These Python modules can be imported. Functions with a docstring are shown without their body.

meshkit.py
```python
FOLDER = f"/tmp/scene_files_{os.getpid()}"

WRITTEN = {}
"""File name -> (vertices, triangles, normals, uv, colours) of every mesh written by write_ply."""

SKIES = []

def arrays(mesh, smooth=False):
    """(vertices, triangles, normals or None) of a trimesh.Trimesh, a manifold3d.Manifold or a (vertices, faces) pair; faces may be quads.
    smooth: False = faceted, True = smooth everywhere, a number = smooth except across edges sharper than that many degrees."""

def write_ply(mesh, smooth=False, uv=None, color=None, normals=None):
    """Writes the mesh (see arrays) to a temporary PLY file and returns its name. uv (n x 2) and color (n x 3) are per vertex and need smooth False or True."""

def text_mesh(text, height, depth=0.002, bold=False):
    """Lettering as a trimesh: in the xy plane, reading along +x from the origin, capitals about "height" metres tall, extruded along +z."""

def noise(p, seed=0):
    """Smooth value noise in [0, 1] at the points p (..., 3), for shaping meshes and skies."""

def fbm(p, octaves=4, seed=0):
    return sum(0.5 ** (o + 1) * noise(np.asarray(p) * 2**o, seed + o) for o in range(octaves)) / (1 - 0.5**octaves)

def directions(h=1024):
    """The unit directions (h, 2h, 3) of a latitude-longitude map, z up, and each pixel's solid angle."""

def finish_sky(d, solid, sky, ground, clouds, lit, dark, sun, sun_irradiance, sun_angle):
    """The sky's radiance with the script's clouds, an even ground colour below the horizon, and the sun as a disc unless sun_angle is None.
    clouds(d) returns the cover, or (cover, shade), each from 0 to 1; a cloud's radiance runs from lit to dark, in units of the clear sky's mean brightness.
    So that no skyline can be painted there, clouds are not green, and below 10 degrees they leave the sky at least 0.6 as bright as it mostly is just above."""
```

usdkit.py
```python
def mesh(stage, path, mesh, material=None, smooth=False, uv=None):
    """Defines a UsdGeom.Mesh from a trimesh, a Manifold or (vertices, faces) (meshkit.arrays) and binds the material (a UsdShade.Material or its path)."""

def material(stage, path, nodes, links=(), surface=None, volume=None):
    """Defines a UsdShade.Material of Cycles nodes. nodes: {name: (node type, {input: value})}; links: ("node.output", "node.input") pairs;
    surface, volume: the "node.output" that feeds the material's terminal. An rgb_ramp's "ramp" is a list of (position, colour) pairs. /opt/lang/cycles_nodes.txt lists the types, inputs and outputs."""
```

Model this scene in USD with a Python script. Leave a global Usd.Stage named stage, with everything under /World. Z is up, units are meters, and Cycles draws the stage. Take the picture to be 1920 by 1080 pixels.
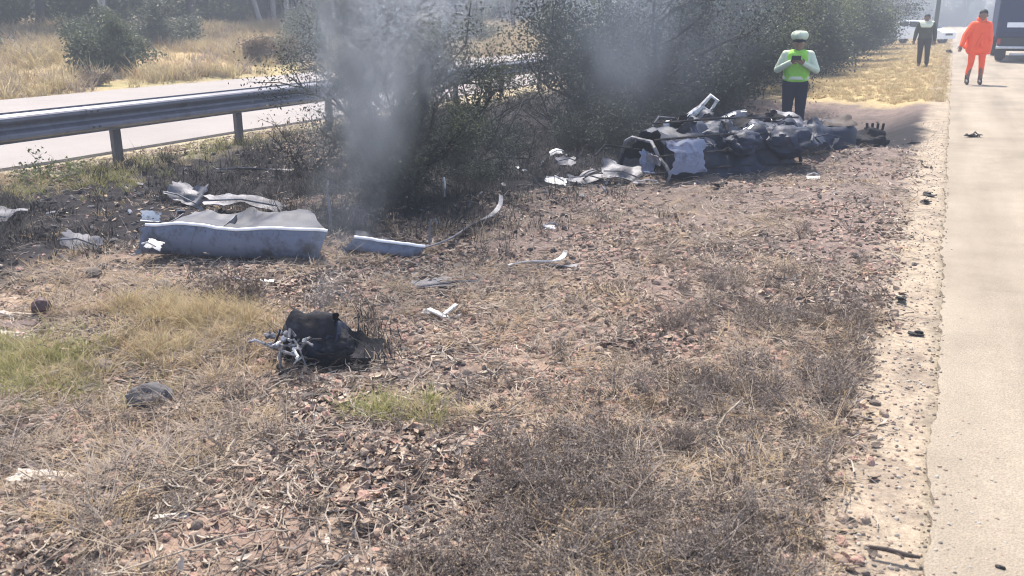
import math, numpy as np, trimesh, usdkit, meshkit, manifold3d
from manifold3d import Manifold
from pxr import Usd, UsdGeom, UsdLux, UsdShade, Gf, Sdf, Vt

stage = Usd.Stage.CreateInMemory()
UsdGeom.SetStageUpAxis(stage, "Z")
UsdGeom.SetStageMetersPerUnit(stage, 1.0)
UsdGeom.Xform.Define(stage, "/World")
UsdGeom.Scope.Define(stage, "/World/Looks")

# ------------------------------------------------------------------ camera, sky, sun
CAM = np.array([0.0, 0.0, 1.6])
FPX, YAW, PITCH = 1663.0, math.radians(25.5), math.radians(17.05)
EXPOSURE = 0.88
SUN_EL, SUN_AZ = math.radians(60), math.atan2(-0.62, 0.78)      # rotation = atan2(x, y)
cam = UsdGeom.Camera.Define(stage, "/World/camera")
cam.CreateHorizontalApertureAttr(36.0)
cam.CreateFocalLengthAttr(36.0 * FPX / 1920.0)
cam.CreateFStopAttr(4.5)
cam.CreateFocusDistanceAttr(7.0)
cam.CreateClippingRangeAttr(Gf.Vec2f(0.05, 5000))
cam.CreateExposureAttr(EXPOSURE)
_fh = np.array([-math.sin(YAW), math.cos(YAW), 0]); _r = np.array([math.cos(YAW), math.sin(YAW), 0]); _u = np.array([0, 0, 1.0])
_F = _fh * math.cos(PITCH) - _u * math.sin(PITCH); _U = np.cross(_r, _F)
m4 = np.eye(4); m4[0, :3] = _r; m4[1, :3] = _U; m4[2, :3] = -_F; m4[3, :3] = CAM
cam.AddTransformOp().Set(Gf.Matrix4d(m4.tolist()))

usdkit.material(stage, "/World/Looks/sky_light", {
    "sky": ("sky_texture", {"sky_type": "single_scattering", "sun_disc": False, "sun_elevation": SUN_EL, "sun_rotation": SUN_AZ, "aerosol_density": 2.5, "air_density": 1.0}),
    "bg": ("background_shader", {"strength": 0.15})}, [("sky.color", "bg.color")], surface="bg.background")
dome = UsdLux.DomeLight.Define(stage, "/World/sky")
UsdShade.MaterialBindingAPI.Apply(dome.GetPrim()).Bind(UsdShade.Material.Get(stage, "/World/Looks/sky_light"))
dome.GetPrim().SetCustomDataByKey("kind", "structure")
sun = UsdLux.DistantLight.Define(stage, "/World/sun")
sun.CreateIntensityAttr(1.2); sun.CreateAngleAttr(0.6); sun.CreateColorAttr(Gf.Vec3f(1.0, 0.93, 0.83))
sun.GetPrim().CreateAttribute("inputs:normalize", Sdf.ValueTypeNames.Bool).Set(True)
sd = np.array([math.sin(SUN_AZ) * math.cos(SUN_EL), math.cos(SUN_AZ) * math.cos(SUN_EL), math.sin(SUN_EL)])
zx = sd; xx = np.cross([0, 0, 1], zx); xx /= np.linalg.norm(xx); yx = np.cross(zx, xx)
ms = np.eye(4); ms[0, :3] = xx; ms[1, :3] = yx; ms[2, :3] = zx
sun.AddTransformOp().Set(Gf.Matrix4d(ms.tolist()))

# ------------------------------------------------------------------ helpers
USED = {}
def numbered(parent, name):
    k = (parent, name); n = USED.get(k, 0); USED[k] = n + 1
    return name if n == 0 else f"{name}_{n:03d}"
def tag(p, label=None, cat=None, group=None, kind=None):
    p = p.GetPrim() if hasattr(p, "GetPrim") else p
    for k, v in (("label", label), ("category", cat), ("group", group), ("kind", kind)):
        if v: p.SetCustomDataByKey(k, v)
    return p
def thing(name, label, cat, loc=(0, 0, 0), rz=0.0, group=None, scale=None, tilt=None):
    x = UsdGeom.Xform.Define(stage, "/World/" + numbered("/World", name))
    x.AddTranslateOp().Set(Gf.Vec3d(*map(float, loc)))
    x.AddRotateZOp().Set(math.degrees(rz))
    if tilt: x.AddRotateXOp().Set(tilt[0]); x.AddRotateYOp().Set(tilt[1])
    if scale is not None: x.AddScaleOp().Set(Gf.Vec3f(*([scale] * 3 if np.ndim(scale) == 0 else scale)))
    return tag(x, label, cat, group)
def obj(name, m, mat, parent=None, smooth=False, kind=None, label=None):
    base = "/World" if parent is None else str(parent.GetPath())
    p = usdkit.mesh(stage, base + "/" + numbered(base, name), m, mat if isinstance(mat, UsdShade.Material) else M[mat], smooth=smooth).GetPrim()
    if kind: p.SetCustomDataByKey("kind", kind)
    if label: p.SetCustomDataByKey("label", label)
    return p
def copy(root, loc, rz, label, cat=None, group=None, scale=None):
    d = root.GetCustomData()
    import re
    t = thing(re.sub(r"_\d{3}$", "", root.GetName()), label, cat or d["category"], loc, rz, group or d.get("group"), scale)
    return t
def cat_(ms): return trimesh.util.concatenate([m for m in ms if m is not None])
def R(axis, a): return trimesh.transformations.rotation_matrix(a, axis)
def box(sx, sy, sz, c=(0, 0, 0), rot=None, bevel=0.0):
    if bevel > 0:
        s = Manifold.batch_hull([Manifold.cube([sx - 2 * bevel, sy - 2 * bevel, sz], True), Manifold.cube([sx - 2 * bevel, sy, sz - 2 * bevel], True), Manifold.cube([sx, sy - 2 * bevel, sz - 2 * bevel], True)])
        mm = s.to_mesh(); b = trimesh.Trimesh(mm.vert_properties[:, :3], mm.tri_verts)
    else: b = trimesh.creation.box([sx, sy, sz])
    if rot is not None: b.apply_transform(rot)
    b.apply_translation(c); return b
def tube(pts, rad, n=6, cap=True):
    pts = np.asarray(pts, float); k = len(pts); rad = np.broadcast_to(np.asarray(rad, float), (k,))
    t = np.gradient(pts, axis=0); t /= np.linalg.norm(t, axis=1, keepdims=True) + 1e-9
    ref = np.array([0.31, 0.17, 0.93]) if abs(t[:, 2]).mean() < 0.8 else np.array([0.9, 0.3, 0.1])
    a = np.cross(t, ref); a /= np.linalg.norm(a, axis=1, keepdims=True) + 1e-9; b = np.cross(t, a)
    th = np.linspace(0, 2 * np.pi, n, endpoint=False)
    v = pts[:, None] + rad[:, None, None] * (np.cos(th)[None, :, None] * a[:, None] + np.sin(th)[None, :, None] * b[:, None])
    v = v.reshape(-1, 3); f = []
    for i in range(k - 1):
        for j in range(n):
            p, q = i * n + j, i * n + (j + 1) % n
            f += [[p, q, q + n], [p, q + n, p + n]]
    if cap:
        v = np.vstack([v, pts[0], pts[-1]]); c0, c1 = len(v) - 2, len(v) - 1
        for j in range(n):
            f += [[c0, (j + 1) % n, j], [c1, (k - 1) * n + j, (k - 1) * n + (j + 1) % n]]
    return trimesh.Trimesh(v, np.array(f), process=False)
def fbm(x, y, s, seed=0, oc=4):
    return meshkit.fbm(np.stack([np.asarray(x) * s, np.asarray(y) * s, np.zeros_like(np.asarray(x, float)) + seed * 3.7], -1), oc, seed)
def sstep(a, b, x):
    t = np.clip((x - a) / (b - a), 0, 1); return t * t * (3 - 2 * t)

# ------------------------------------------------------------------ materials
M = {}
def mat(name, col, rough=0.7, var=0.25, scale=8.0, metal=0.0, bump=0.0, bscale=60.0, dark=None, spec=0.4, trans=0.0, rnd=0.0, coord="object"):
    """principled, base colour varied by noise between col*(1-var) and col*(1+var); dark = (colour, amount, scale) adds patches of soot or dirt"""
    c = np.array(col)
    n = {"tc": ("texture_coordinate", {}), "n": ("noise_texture", {"scale": scale, "detail": 5, "roughness": 0.65}),
         "r": ("rgb_ramp", {"ramp": [(0.25, c * (1 - var)), (0.5, c), (0.75, np.minimum(c * (1 + var), 0.9))]}),
         "p": ("principled_bsdf", {"roughness": rough, "metallic": metal, "specular_ior_level": spec})}
    l = [("tc." + coord, "n.vector"), ("n.fac", "r.fac")]
    out = "r.color"
    if dark:
        n["dn"] = ("noise_texture", {"scale": dark[2], "detail": 6, "roughness": 0.7})
        n["dr"] = ("rgb_ramp", {"ramp": [(max(0.02, 0.60 - dark[1] * 0.4), (0, 0, 0)), (0.75 - dark[1] * 0.4, (1, 1, 1))]})
        n["dm"] = ("mix_color", {"b": dark[0]})
        l += [("tc." + coord, "dn.vector"), ("dn.fac", "dr.fac"), ("dr.color", "dm.fac"), (out, "dm.a")]; out = "dm.result"
    if rnd:
        n["oi"] = ("object_info", {}); n["mr"] = ("map_range", {"from_min": 0, "from_max": 1, "to_min": 1 - rnd, "to_max": 1 + rnd})
        n["hv"] = ("hsv", {}); l += [("oi.random", "mr.value"), ("mr.result", "hv.value"), (out, "hv.color")]; out = "hv.color"
    l.append((out, "p.base_color"))
    if bump:
        n["bn"] = ("noise_texture", {"scale": bscale, "detail": 4, "roughness": 0.7}); n["b"] = ("bump", {"strength": bump, "distance": 0.01})
        l += [("tc." + coord, "bn.vector"), ("bn.fac", "b.height"), ("b.normal", "p.normal")]
    surf = "p.BSDF"
    if trans:
        n["t"] = ("translucent_bsdf", {}); n["x"] = ("mix_closure", {"fac": trans})
        l += [(out, "t.color"), ("p.BSDF", "x.closure1"), ("t.BSDF", "x.closure2")]; surf = "x.closure"
    M[name] = usdkit.material(stage, "/World/Looks/" + name, n, l, surface=surf)
    return M[name]

mat("asphalt", (0.255, 0.23, 0.198), 0.9, 0.16, 1.2, bump=0.5, bscale=260, dark=((0.20, 0.18, 0.16), 0.12, 0.5))
mat("far_asphalt", (0.245, 0.222, 0.212), 0.9, 0.12, 0.6)
mat("galvanised", (0.17, 0.17, 0.20), 0.45, 0.2, 5, metal=0.35, dark=((0.10, 0.09, 0.10), 0.15, 2))
mat("post_steel", (0.10, 0.09, 0.09), 0.65, 0.3, 8, metal=0.3)
mat("wing_paint", (0.115, 0.13, 0.18), 0.5, 0.2, 4, bump=0.5, bscale=9, dark=((0.05, 0.05, 0.06), 0.26, 5))
mat("wing_top", (0.065, 0.07, 0.09), 0.6, 0.25, 4, bump=0.2, bscale=10, dark=((0.035, 0.037, 0.05), 0.35, 2.5))
mat("edge_white", (0.80, 0.80, 0.82), 0.5, 0.05, 9, dark=((0.4, 0.4, 0.42), 0.12, 8))
mat("white_metal", (0.66, 0.65, 0.64), 0.5, 0.15, 12, bump=.3, bscale=40, dark=((0.22, 0.20, 0.19), 0.28, 14))
mat("char", (0.018, 0.018, 0.022), 0.85, 0.6, 9, bump=0.6, bscale=30, dark=((0.05, 0.05, 0.06), 0.2, 7), spec=.15)
mat("char_blue", (0.013, 0.020, 0.042), 0.55, 0.5, 5, metal=0.1, bump=0.5, bscale=22, dark=((0.04, 0.042, 0.06), 0.2, 6), spec=.3)
mat("char_brown", (0.05, 0.035, 0.03), 0.7, 0.5, 7, bump=0.5, bscale=30)
mat("pale_blue", (0.16, 0.185, 0.265), 0.5, 0.2, 5, dark=((0.06, 0.06, 0.09), 0.25, 5))
mat("bare_alloy", (0.42, 0.42, 0.46), 0.4, 0.3, 12, metal=0.6, bump=.4, bscale=30, dark=((0.08, 0.08, 0.09), 0.35, 13))
mat("ash_metal", (0.17, 0.168, 0.19), 0.6, 0.35, 7, metal=0.2, bump=0.4, bscale=25, dark=((0.06, 0.06, 0.07), 0.35, 6))
mat("pale_board", (0.50, 0.44, 0.385), 0.65, 0.12, 7, dark=((0.30, 0.26, 0.23), 0.12, 8))
mat("maroon", (0.07, 0.035, 0.035), 0.6, 0.4, 6)
mat("dark_stone", (0.085, 0.08, 0.085), 0.85, 0.35, 9, bump=0.5)
mat("rubber", (0.018, 0.017, 0.017), 0.8, 0.4, 20)
mat("bark_pale", (0.30, 0.28, 0.27), 0.9, 0.3, 5, bump=0.6, bscale=14)
mat("bark_dark", (0.075, 0.062, 0.055), 0.9, 0.35, 6, bump=0.6, bscale=14)
mat("burnt_twig", (0.020, 0.019, 0.020), 0.8, 0.5, 10)
mat("stem_pale", (0.33, 0.275, 0.215), 0.85, 0.25, 10)
mat("leaf_olive", (0.075, 0.092, 0.045), 0.6, 0.45, 2.0, trans=0.3)
mat("leaf_grey", (0.12, 0.135, 0.095), 0.65, 0.35, 1.5, trans=0.25)
mat("leaf_light", (0.155, 0.18, 0.075), 0.6, 0.35, 1.5, trans=0.3)
mat("leaf_dark", (0.035, 0.050, 0.042), 0.6, 0.45, 1.5, trans=0.2)
mat("leaf_scorched", (0.042, 0.050, 0.038), 0.75, 0.5, 2.5, trans=0.15)
mat("leaf_brown", (0.17, 0.125, 0.085), 0.75, 0.35, 2.0, trans=0.2)
mat("straw", (0.40, 0.325, 0.175), 0.75, 0.3, 3, trans=0.25)
mat("straw_grey", (0.31, 0.25, 0.19), 0.8, 0.35, 6, trans=0.2)
mat("straw_tan", (0.37, 0.27, 0.155), 0.8, 0.3, 5, trans=0.2)
mat("grass_green", (0.25, 0.245, 0.085), 0.7, 0.35, 4, trans=0.3)
mat("weed_grey", (0.26, 0.215, 0.185), 0.85, 0.4, 9, trans=0.1)
mat("weed_dark", (0.17, 0.132, 0.108), 0.85, 0.45, 9, trans=0.1)
mat("litter_a", (0.35, 0.265, 0.20), 0.8, 0.35, 9)
mat("litter_b", (0.24, 0.17, 0.13), 0.8, 0.4, 9)
mat("litter_c", (0.46, 0.39, 0.32), 0.8, 0.25, 9)
mat("litter_d", (0.12, 0.095, 0.08), 0.85, 0.4, 9)
mat("clod", (0.30, 0.23, 0.18), 0.95, 0.35, 20, bump=0.6, bscale=70)
mat("clod_pink", (0.36, 0.225, 0.18), 0.95, 0.3, 20, bump=0.6, bscale=70)
mat("pebble", (0.36, 0.325, 0.28), 0.85, 0.35, 9, bump=0.4, bscale=80)
mat("pebble_dark", (0.16, 0.14, 0.12), 0.85, 0.35, 9)
mat("skin", (0.20, 0.12, 0.085), 0.6, 0.1, 10)
mat("lime", (0.36, 0.80, 0.10), 0.7, 0.08, 8, trans=0.2)
mat("reflective", (0.62, 0.66, 0.50), 0.5, 0.05, 8)
mat("shirt_pale", (0.50, 0.57, 0.44), 0.8, 0.08, 8)
mat("navy_cloth", (0.008, 0.012, 0.030), 0.9, 0.3, 10, spec=.1)
mat("olive_cloth", (0.055, 0.06, 0.04), 0.85, 0.3, 10)
mat("dark_cloth", (0.035, 0.030, 0.026), 0.85, 0.3, 10)
mat("orange_cloth", (0.88, 0.10, 0.025), 0.75, 0.12, 6, bump=0.4, bscale=9)
mat("orange_dark", (0.62, 0.06, 0.02), 0.8, 0.2, 8)
mat("boot", (0.03, 0.024, 0.022), 0.6, 0.3, 20)
mat("hair", (0.012, 0.010, 0.010), 0.7, 0.3, 30)
mat("truck_blue", (0.010, 0.020, 0.065), 0.6, 0.15, 2, dark=((0.03, 0.03, 0.035), 0.12, 2), spec=.2)
mat("truck_black", (0.016, 0.017, 0.020), 0.6, 0.3, 6)
mat("plate_white", (0.80, 0.80, 0.80), 0.45, 0.04, 8)
mat("bar_grey", (0.50, 0.51, 0.54), 0.4, 0.1, 8, metal=0.3)
mat("car_white", (0.78, 0.79, 0.80), 0.3, 0.04, 3)
mat("tail_red", (0.35, 0.02, 0.02), 0.3, 0.1, 9)
mat("pole_wood", (0.06, 0.065, 0.05), 0.9, 0.3, 5)
M["car_glass"] = usdkit.material(stage, "/World/Looks/car_glass", {"p": ("principled_bsdf", {"base_color": (0.02, 0.025, 0.03), "roughness": 0.08})}, surface="p.BSDF")

M["asphalt"] = usdkit.material(stage, "/World/Looks/asphalt_worn", {
    "g": ("geometry", {}), "n1": ("noise_texture", {"scale": .9, "detail": 6, "roughness": .65}), "st": ("mapping", {"scale": (1.6, .12, 1)}), "n2": ("noise_texture", {"scale": 1.6, "detail": 4}),
    "vo": ("voronoi_texture", {"scale": 120}), "r1": ("rgb_ramp", {"ramp": [(.3, (.215, .184, .147)), (.55, (.275, .238, .19)), (.75, (.31, .27, .22))]}), "r2": ("rgb_ramp", {"ramp": [(.3, (.80, .79, .78)), (.6, (1.05, 1.04, 1.03))]}),
    "r3": ("rgb_ramp", {"ramp": [(0, (.62, .60, .58)), (.45, (1, 1, 1)), (1, (1.25, 1.22, 1.2))]}), "m1": ("mix_color", {"blend_type": "multiply", "fac": 1.0}), "m2": ("mix_color", {"blend_type": "multiply", "fac": .75}),
    "ck": ("voronoi_texture", {"feature": "distance_to_edge", "scale": .22}), "wn": ("noise_texture", {"scale": 3, "detail": 4}), "wa": ("vector_math", {"math_type": "multiply_add", "vector2": (.5, .5, 0)}), "rc": ("rgb_ramp", {"ramp": [(0, (.45, .43, .41)), (.006, (.62, .6, .58)), (.012, (1, 1, 1))]}), "m3": ("mix_color", {"blend_type": "multiply", "fac": .12}),
    "b": ("bump", {"strength": .6, "distance": .004}), "p": ("principled_bsdf", {"roughness": .92, "specular_ior_level": .2})},
    [("g.position", "n1.vector"), ("g.position", "st.vector"), ("st.vector", "n2.vector"), ("g.position", "vo.vector"), ("n1.fac", "r1.fac"), ("n2.fac", "r2.fac"), ("vo.position", "wa.vector3") if 0 else ("vo.color", "r3.fac") if 0 else ("vo.distance", "r3.fac"),
     ("r1.color", "m1.a"), ("r2.color", "m1.b"), ("m1.result", "m2.a"), ("r3.color", "m2.b"), ("g.position", "wn.vector"), ("wn.color", "wa.vector1"), ("g.position", "wa.vector3"), ("wa.vector", "ck.vector"), ("ck.distance", "rc.fac"), ("m2.result", "m3.a"), ("rc.color", "m3.b"), ("m3.result", "p.base_color"), ("vo.distance", "b.height"), ("b.normal", "p.normal")], surface="p.BSDF")

# ------------------------------------------------------------------ terrain
def height(x, y):
    x = np.asarray(x, float); y = np.asarray(y, float)
    verge = sstep(-0.05, -1.2, x) * sstep(-8.9, -8.0, x)
    z = -0.025 - 0.15 * sstep(-0.1, -3.6, x) * sstep(-8.3, -5.2, x)
    z = z + verge * (0.13 * (fbm(x, y, 0.75, 1) - 0.5) + 0.12 * (fbm(x, y, 2.6, 2) - 0.5) + 0.055 * (fbm(x, y, 8, 3, 3) - 0.5)) * sstep(60, 20, y)
    z = z + 0.012 * sstep(0.3, -0.05, x) * sstep(-1.2, -0.1, x) * (fbm(x, y, 12, 4, 3) - 0.5)
    # low bank in front of the wreck
    d = (x + 3.9) * 0.70 - (y - 8.5) * 0.62
    a = (x + 3.9) * 0.62 + (y - 8.5) * 0.70
    z = z + (0.03 + 0.07 * sstep(.8, 2.2, a)) * np.exp(-((d - 0.25) / 0.33) ** 2) * sstep(-0.4, 0.6, a) * sstep(5.2, 4.0, a)
    z = z - 0.17 * sstep(0.15, -0.55, d) * sstep(6.8, 8.6, y) * sstep(22, 18.5, y) * sstep(-0.35, -1.0, x) * sstep(-6.5, -5.0, x)
    z = z - 0.20 * np.exp(-(((x + 2.4) / 1.0) ** 2 + ((y - 16.8) / 1.4) ** 2))
    far = sstep(-17.0, -17.6, x)
    rise = np.clip(-17.3 - x, 0, None)
    z = z + far * (0.075 * np.minimum(rise, 24) + 0.03 * np.clip(rise - 24, 0, 200) + 0.5 * (fbm(x, y, 0.16, 5) - 0.5))
    return z

def burnt(x, y):
    n = 0.9 * (fbm(x, y, 0.9, 7) - 0.5)
    band = sstep(-5.25, -5.95, x + .8 * n) * sstep(-8.7, -7.9, x + 0.3 * n) * sstep(3.1, 4.4, y + n) * sstep(24, 17, y)
    d = (x + 3.9) * 0.70 - (y - 8.5) * 0.62
    w = sstep(0.35, -0.15, d + 0.7 * n) * sstep(-8.6, -7.5, x) * sstep(7.0, 8.4, y + n) * sstep(20, 14.5, y + n)
    wing = np.maximum(np.exp(-(((x + 4.9) / 1.0) ** 2 + ((y - 6.2) / .95) ** 2)), .8 * np.exp(-(((x + 5.3) / .35) ** 2 + ((y - 4.5) / .25) ** 2)))
    e = 0.9 * np.exp(-(((x + 2.8) / 0.36) ** 2 + ((y - 3.6) / 0.30) ** 2))
    mid = np.exp(-(((x + 4.5) / 1.15) ** 2 + ((y - 7.7) / 1.9) ** 4))
    return np.clip(np.maximum.reduce([band, w, wing, e, mid]), 0, 1)

def ground_colour(x, y):
    n1, n2, n3 = fbm(x, y, 1.1, 11), fbm(x, y, 3.3, 12), fbm(x, y, 0.55, 13)
    soil = np.array([0.262, 0.190, 0.155]); pink = np.array([0.37, 0.232, 0.192]); tan = np.array([0.36, 0.28, 0.19])
    grey = np.array([0.235, 0.20, 0.178]); dark = np.array([0.135, 0.105, 0.088]); green = np.array([0.16, 0.165, 0.065])
    c = np.broadcast_to(soil, x.shape + (3,)).copy()
    def mix(w, col):
        nonlocal c; w = np.clip(w, 0, 1)[..., None]; c = c * (1 - w) + col * w
    mix(sstep(0.54, 0.68, n1) * 0.8, pink); mix(sstep(0.50, 0.66, n2) * 0.55, tan); mix(sstep(0.50, 0.36, n2) * 0.6, dark)
    mix(sstep(0.47, 0.60, n3) * sstep(-2.2, -0.6, x) * 0.7, grey)
    mix(0.75 * np.exp(-(((x + 4.2) / 0.5) ** 2 + ((y - 2.7) / 0.35) ** 2)), green)
    mix(0.5 * np.exp(-(((x + 2.0) / 0.25) ** 2 + ((y - 3.05) / 0.2) ** 2)), green)
    mix(0.65 * np.exp(-(((x + 3.95) / 0.5) ** 2 + ((y - 3.75) / 0.25) ** 2)), tan)
    mix(0.85 * sstep(3.6, 7.5, y + 4 * (n1 - .5)) * sstep(-5, -3.5, x), np.array([0.170, 0.134, 0.124]))
    mix(0.6 * sstep(0.52, 0.66, fbm(x, y, 0.9, 17)) * sstep(-17, -16, x), np.array([0.125, 0.100, 0.090]))
    mix(0.5 * sstep(0.56, 0.68, fbm(x, y, 0.7, 18)) * sstep(5.5, 4.5, y), np.array([0.40, 0.235, 0.195]))
    # char
    b = burnt(x, y)
    mix(b * 0.97, np.array([0.016, 0.016, 0.021])); mix(b * sstep(0.62, 0.74, n2) * 0.2, np.array([0.10, 0.10, 0.11]))
    # straw verge beyond the burnt edge
    mix(sstep(18.6, 19.8, y + 2.0 * (n1 - 0.5) + 0.6 * x) * sstep(-8.5, -7.5, x), np.array([0.40, 0.32, 0.17]))
    # shoulder strip of pale gravel
    mix(sstep(-0.34, -0.10, x + 0.40 * (n2 - 0.5) + 0.3 * (n1 - 0.5)) * 0.92, np.array([0.335, 0.282, 0.220]))
    mix(sstep(-0.34, -0.10, x + 0.40 * (n2 - 0.5) + 0.3 * (n1 - 0.5)) * sstep(.5, .64, fbm(x, y, 5, 19)) * .55, np.array([0.20, 0.165, 0.135]))
    mix(sstep(0.085, 0.12, x + 0.05 * (n2 - .5)) * sstep(0.26, 0.20, x) * 0.5, np.array([0.2, 0.185, 0.15]))
    # strip by the guardrail, then the bank of dry grass
    mix(sstep(-7.7, -8.4, x + 0.6 * (n1 - 0.5)) * 0.9, np.array([0.36, 0.32, 0.22]))
    bank = sstep(-17, -17.5, x)
    mix(bank, np.array([0.33, 0.26, 0.155])); mix(bank * sstep(0.48, 0.62, n3) * 0.7, np.array([0.40, 0.27, 0.15])); mix(bank * sstep(0.52, 0.66, fbm(x, y, 0.3, 15)) * 0.6, np.array([0.30, 0.28, 0.13]))
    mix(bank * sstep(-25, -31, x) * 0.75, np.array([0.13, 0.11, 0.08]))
    return c

def spaced(a, b, s): return np.arange(a, b, s)
gx = np.concatenate([[-420, -300, -200, -140, -100, -80], spaced(-66, -34, 2), spaced(-34, -18, 0.8), spaced(-18, -8.6, 0.35), spaced(-8.6, -5.6, 0.07), spaced(-5.6, 0.3, 0.027), [0.35, 0.6, 1.2, 2.5, 4, 6, 8, 11, 15, 22, 35, 60, 120, 250, 420]])
gy = np.concatenate([[-120, -60, -30, -15, -8, -4, -2], spaced(-1, 1.2, 0.15), spaced(1.2, 6.5, 0.027), spaced(6.5, 10, 0.045), spaced(10, 16, 0.09), spaced(16, 30, 0.3), spaced(30, 70, 1.2), [74, 80, 90, 105, 125, 150, 190, 250, 330, 450, 650, 900]])
X, Y = np.meshgrid(gx, gy, indexing="ij")
Z = height(X, Y)
nx_, ny_ = X.shape
idx = np.arange(nx_ * ny_).reshape(nx_, ny_)
quads = np.stack([idx[:-1, :-1], idx[1:, :-1], idx[1:, 1:], idx[:-1, 1:]], -1).reshape(-1, 4)
usdkit.material(stage, "/World/Looks/ground", {
    "a": ("attribute", {"attribute": "tint"}), "g": ("geometry", {}),
    "n": ("noise_texture", {"scale": 38, "detail": 6, "roughness": 0.75}), "r": ("rgb_ramp", {"ramp": [(0.25, (0.52, 0.49, 0.47)), (0.5, (0.98, 0.97, 0.96)), (0.75, (1.38, 1.36, 1.32))]}),
    "n2": ("noise_texture", {"scale": 7, "detail": 5, "roughness": 0.7}), "r2": ("rgb_ramp", {"ramp": [(0.3, (0.68, 0.66, 0.66)), (0.5, (1, 1, 1)), (0.7, (1.2, 1.18, 1.15))]}),
    "m": ("mix_color", {"blend_type": "multiply", "fac": 1.0, "use_clamp": False}), "m2": ("mix_color", {"blend_type": "multiply", "fac": 1.0}),
    "bn": ("noise_texture", {"scale": 90, "detail": 4, "roughness": 0.7}), "b": ("bump", {"strength": 0.7, "distance": 0.012}),
    "p": ("principled_bsdf", {"roughness": 0.95, "specular_ior_level": 0.15})},
    [("g.position", "n.vector"), ("g.position", "n2.vector"), ("g.position", "bn.vector"), ("n.fac", "r.fac"), ("n2.fac", "r2.fac"), ("a.color", "m.a"), ("r.color", "m.b"), ("m.result", "m2.a"), ("r2.color", "m2.b"),
     ("m2.result", "p.base_color"), ("bn.fac", "b.height"), ("b.normal", "p.normal")], surface="p.BSDF")
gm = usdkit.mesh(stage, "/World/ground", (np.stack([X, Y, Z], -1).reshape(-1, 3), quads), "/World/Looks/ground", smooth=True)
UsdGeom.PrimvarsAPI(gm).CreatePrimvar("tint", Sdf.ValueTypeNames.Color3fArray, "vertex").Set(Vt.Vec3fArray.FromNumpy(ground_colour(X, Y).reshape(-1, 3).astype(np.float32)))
tag(gm, kind="structure")

def strip_mesh(x0f, x1f, ys, zf, n=14):
    P = np.array([[(x0f(y) + (x1f(y) - x0f(y)) * t, y, zf(t)) for t in np.linspace(0, 1, n)] for y in ys])
    i = np.arange(len(ys) * n).reshape(len(ys), n)
    q = np.stack([i[:-1, :-1], i[:-1, 1:], i[1:, 1:], i[1:, :-1]], -1).reshape(-1, 4)
    v = P.reshape(-1, 3)
    # a skirt along both edges so that the slab has thickness
    f = [q]
    for col, flip in ((0, 0), (n - 1, 1)):
        base = len(v); low = P[:, col].copy(); low[:, 2] -= 0.08
        v = np.vstack([v, low]); a = i[:, col]; b = base + np.arange(len(ys))
        qq = np.stack([a[:-1], a[1:], b[1:], b[:-1]], -1); f.append(qq[:, ::-1] if flip else qq)
    return v, np.vstack(f)
ry = np.concatenate([spaced(-40, 0, 2), spaced(0, 14, 0.05), spaced(14, 60, 0.5), spaced(60, 420, 8)])
edge = dict(zip(ry, 0.135 + 0.10 * (fbm(ry * 0 + 1, ry, 1.7, 21) - 0.5) + 0.07 * (fbm(ry * 0 + 1, ry, 14, 22) - 0.5)))
road = obj("road", strip_mesh(lambda y: edge[y] + .004 * max(0, y - 95) ** 2, lambda y: 7.2 + .004 * max(0, y - 95) ** 2, ry, lambda t: 0.002 + 0.05 * (1 - (2 * t - 1) ** 2) * 0.9), "asphalt", smooth=40, kind="structure")
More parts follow.
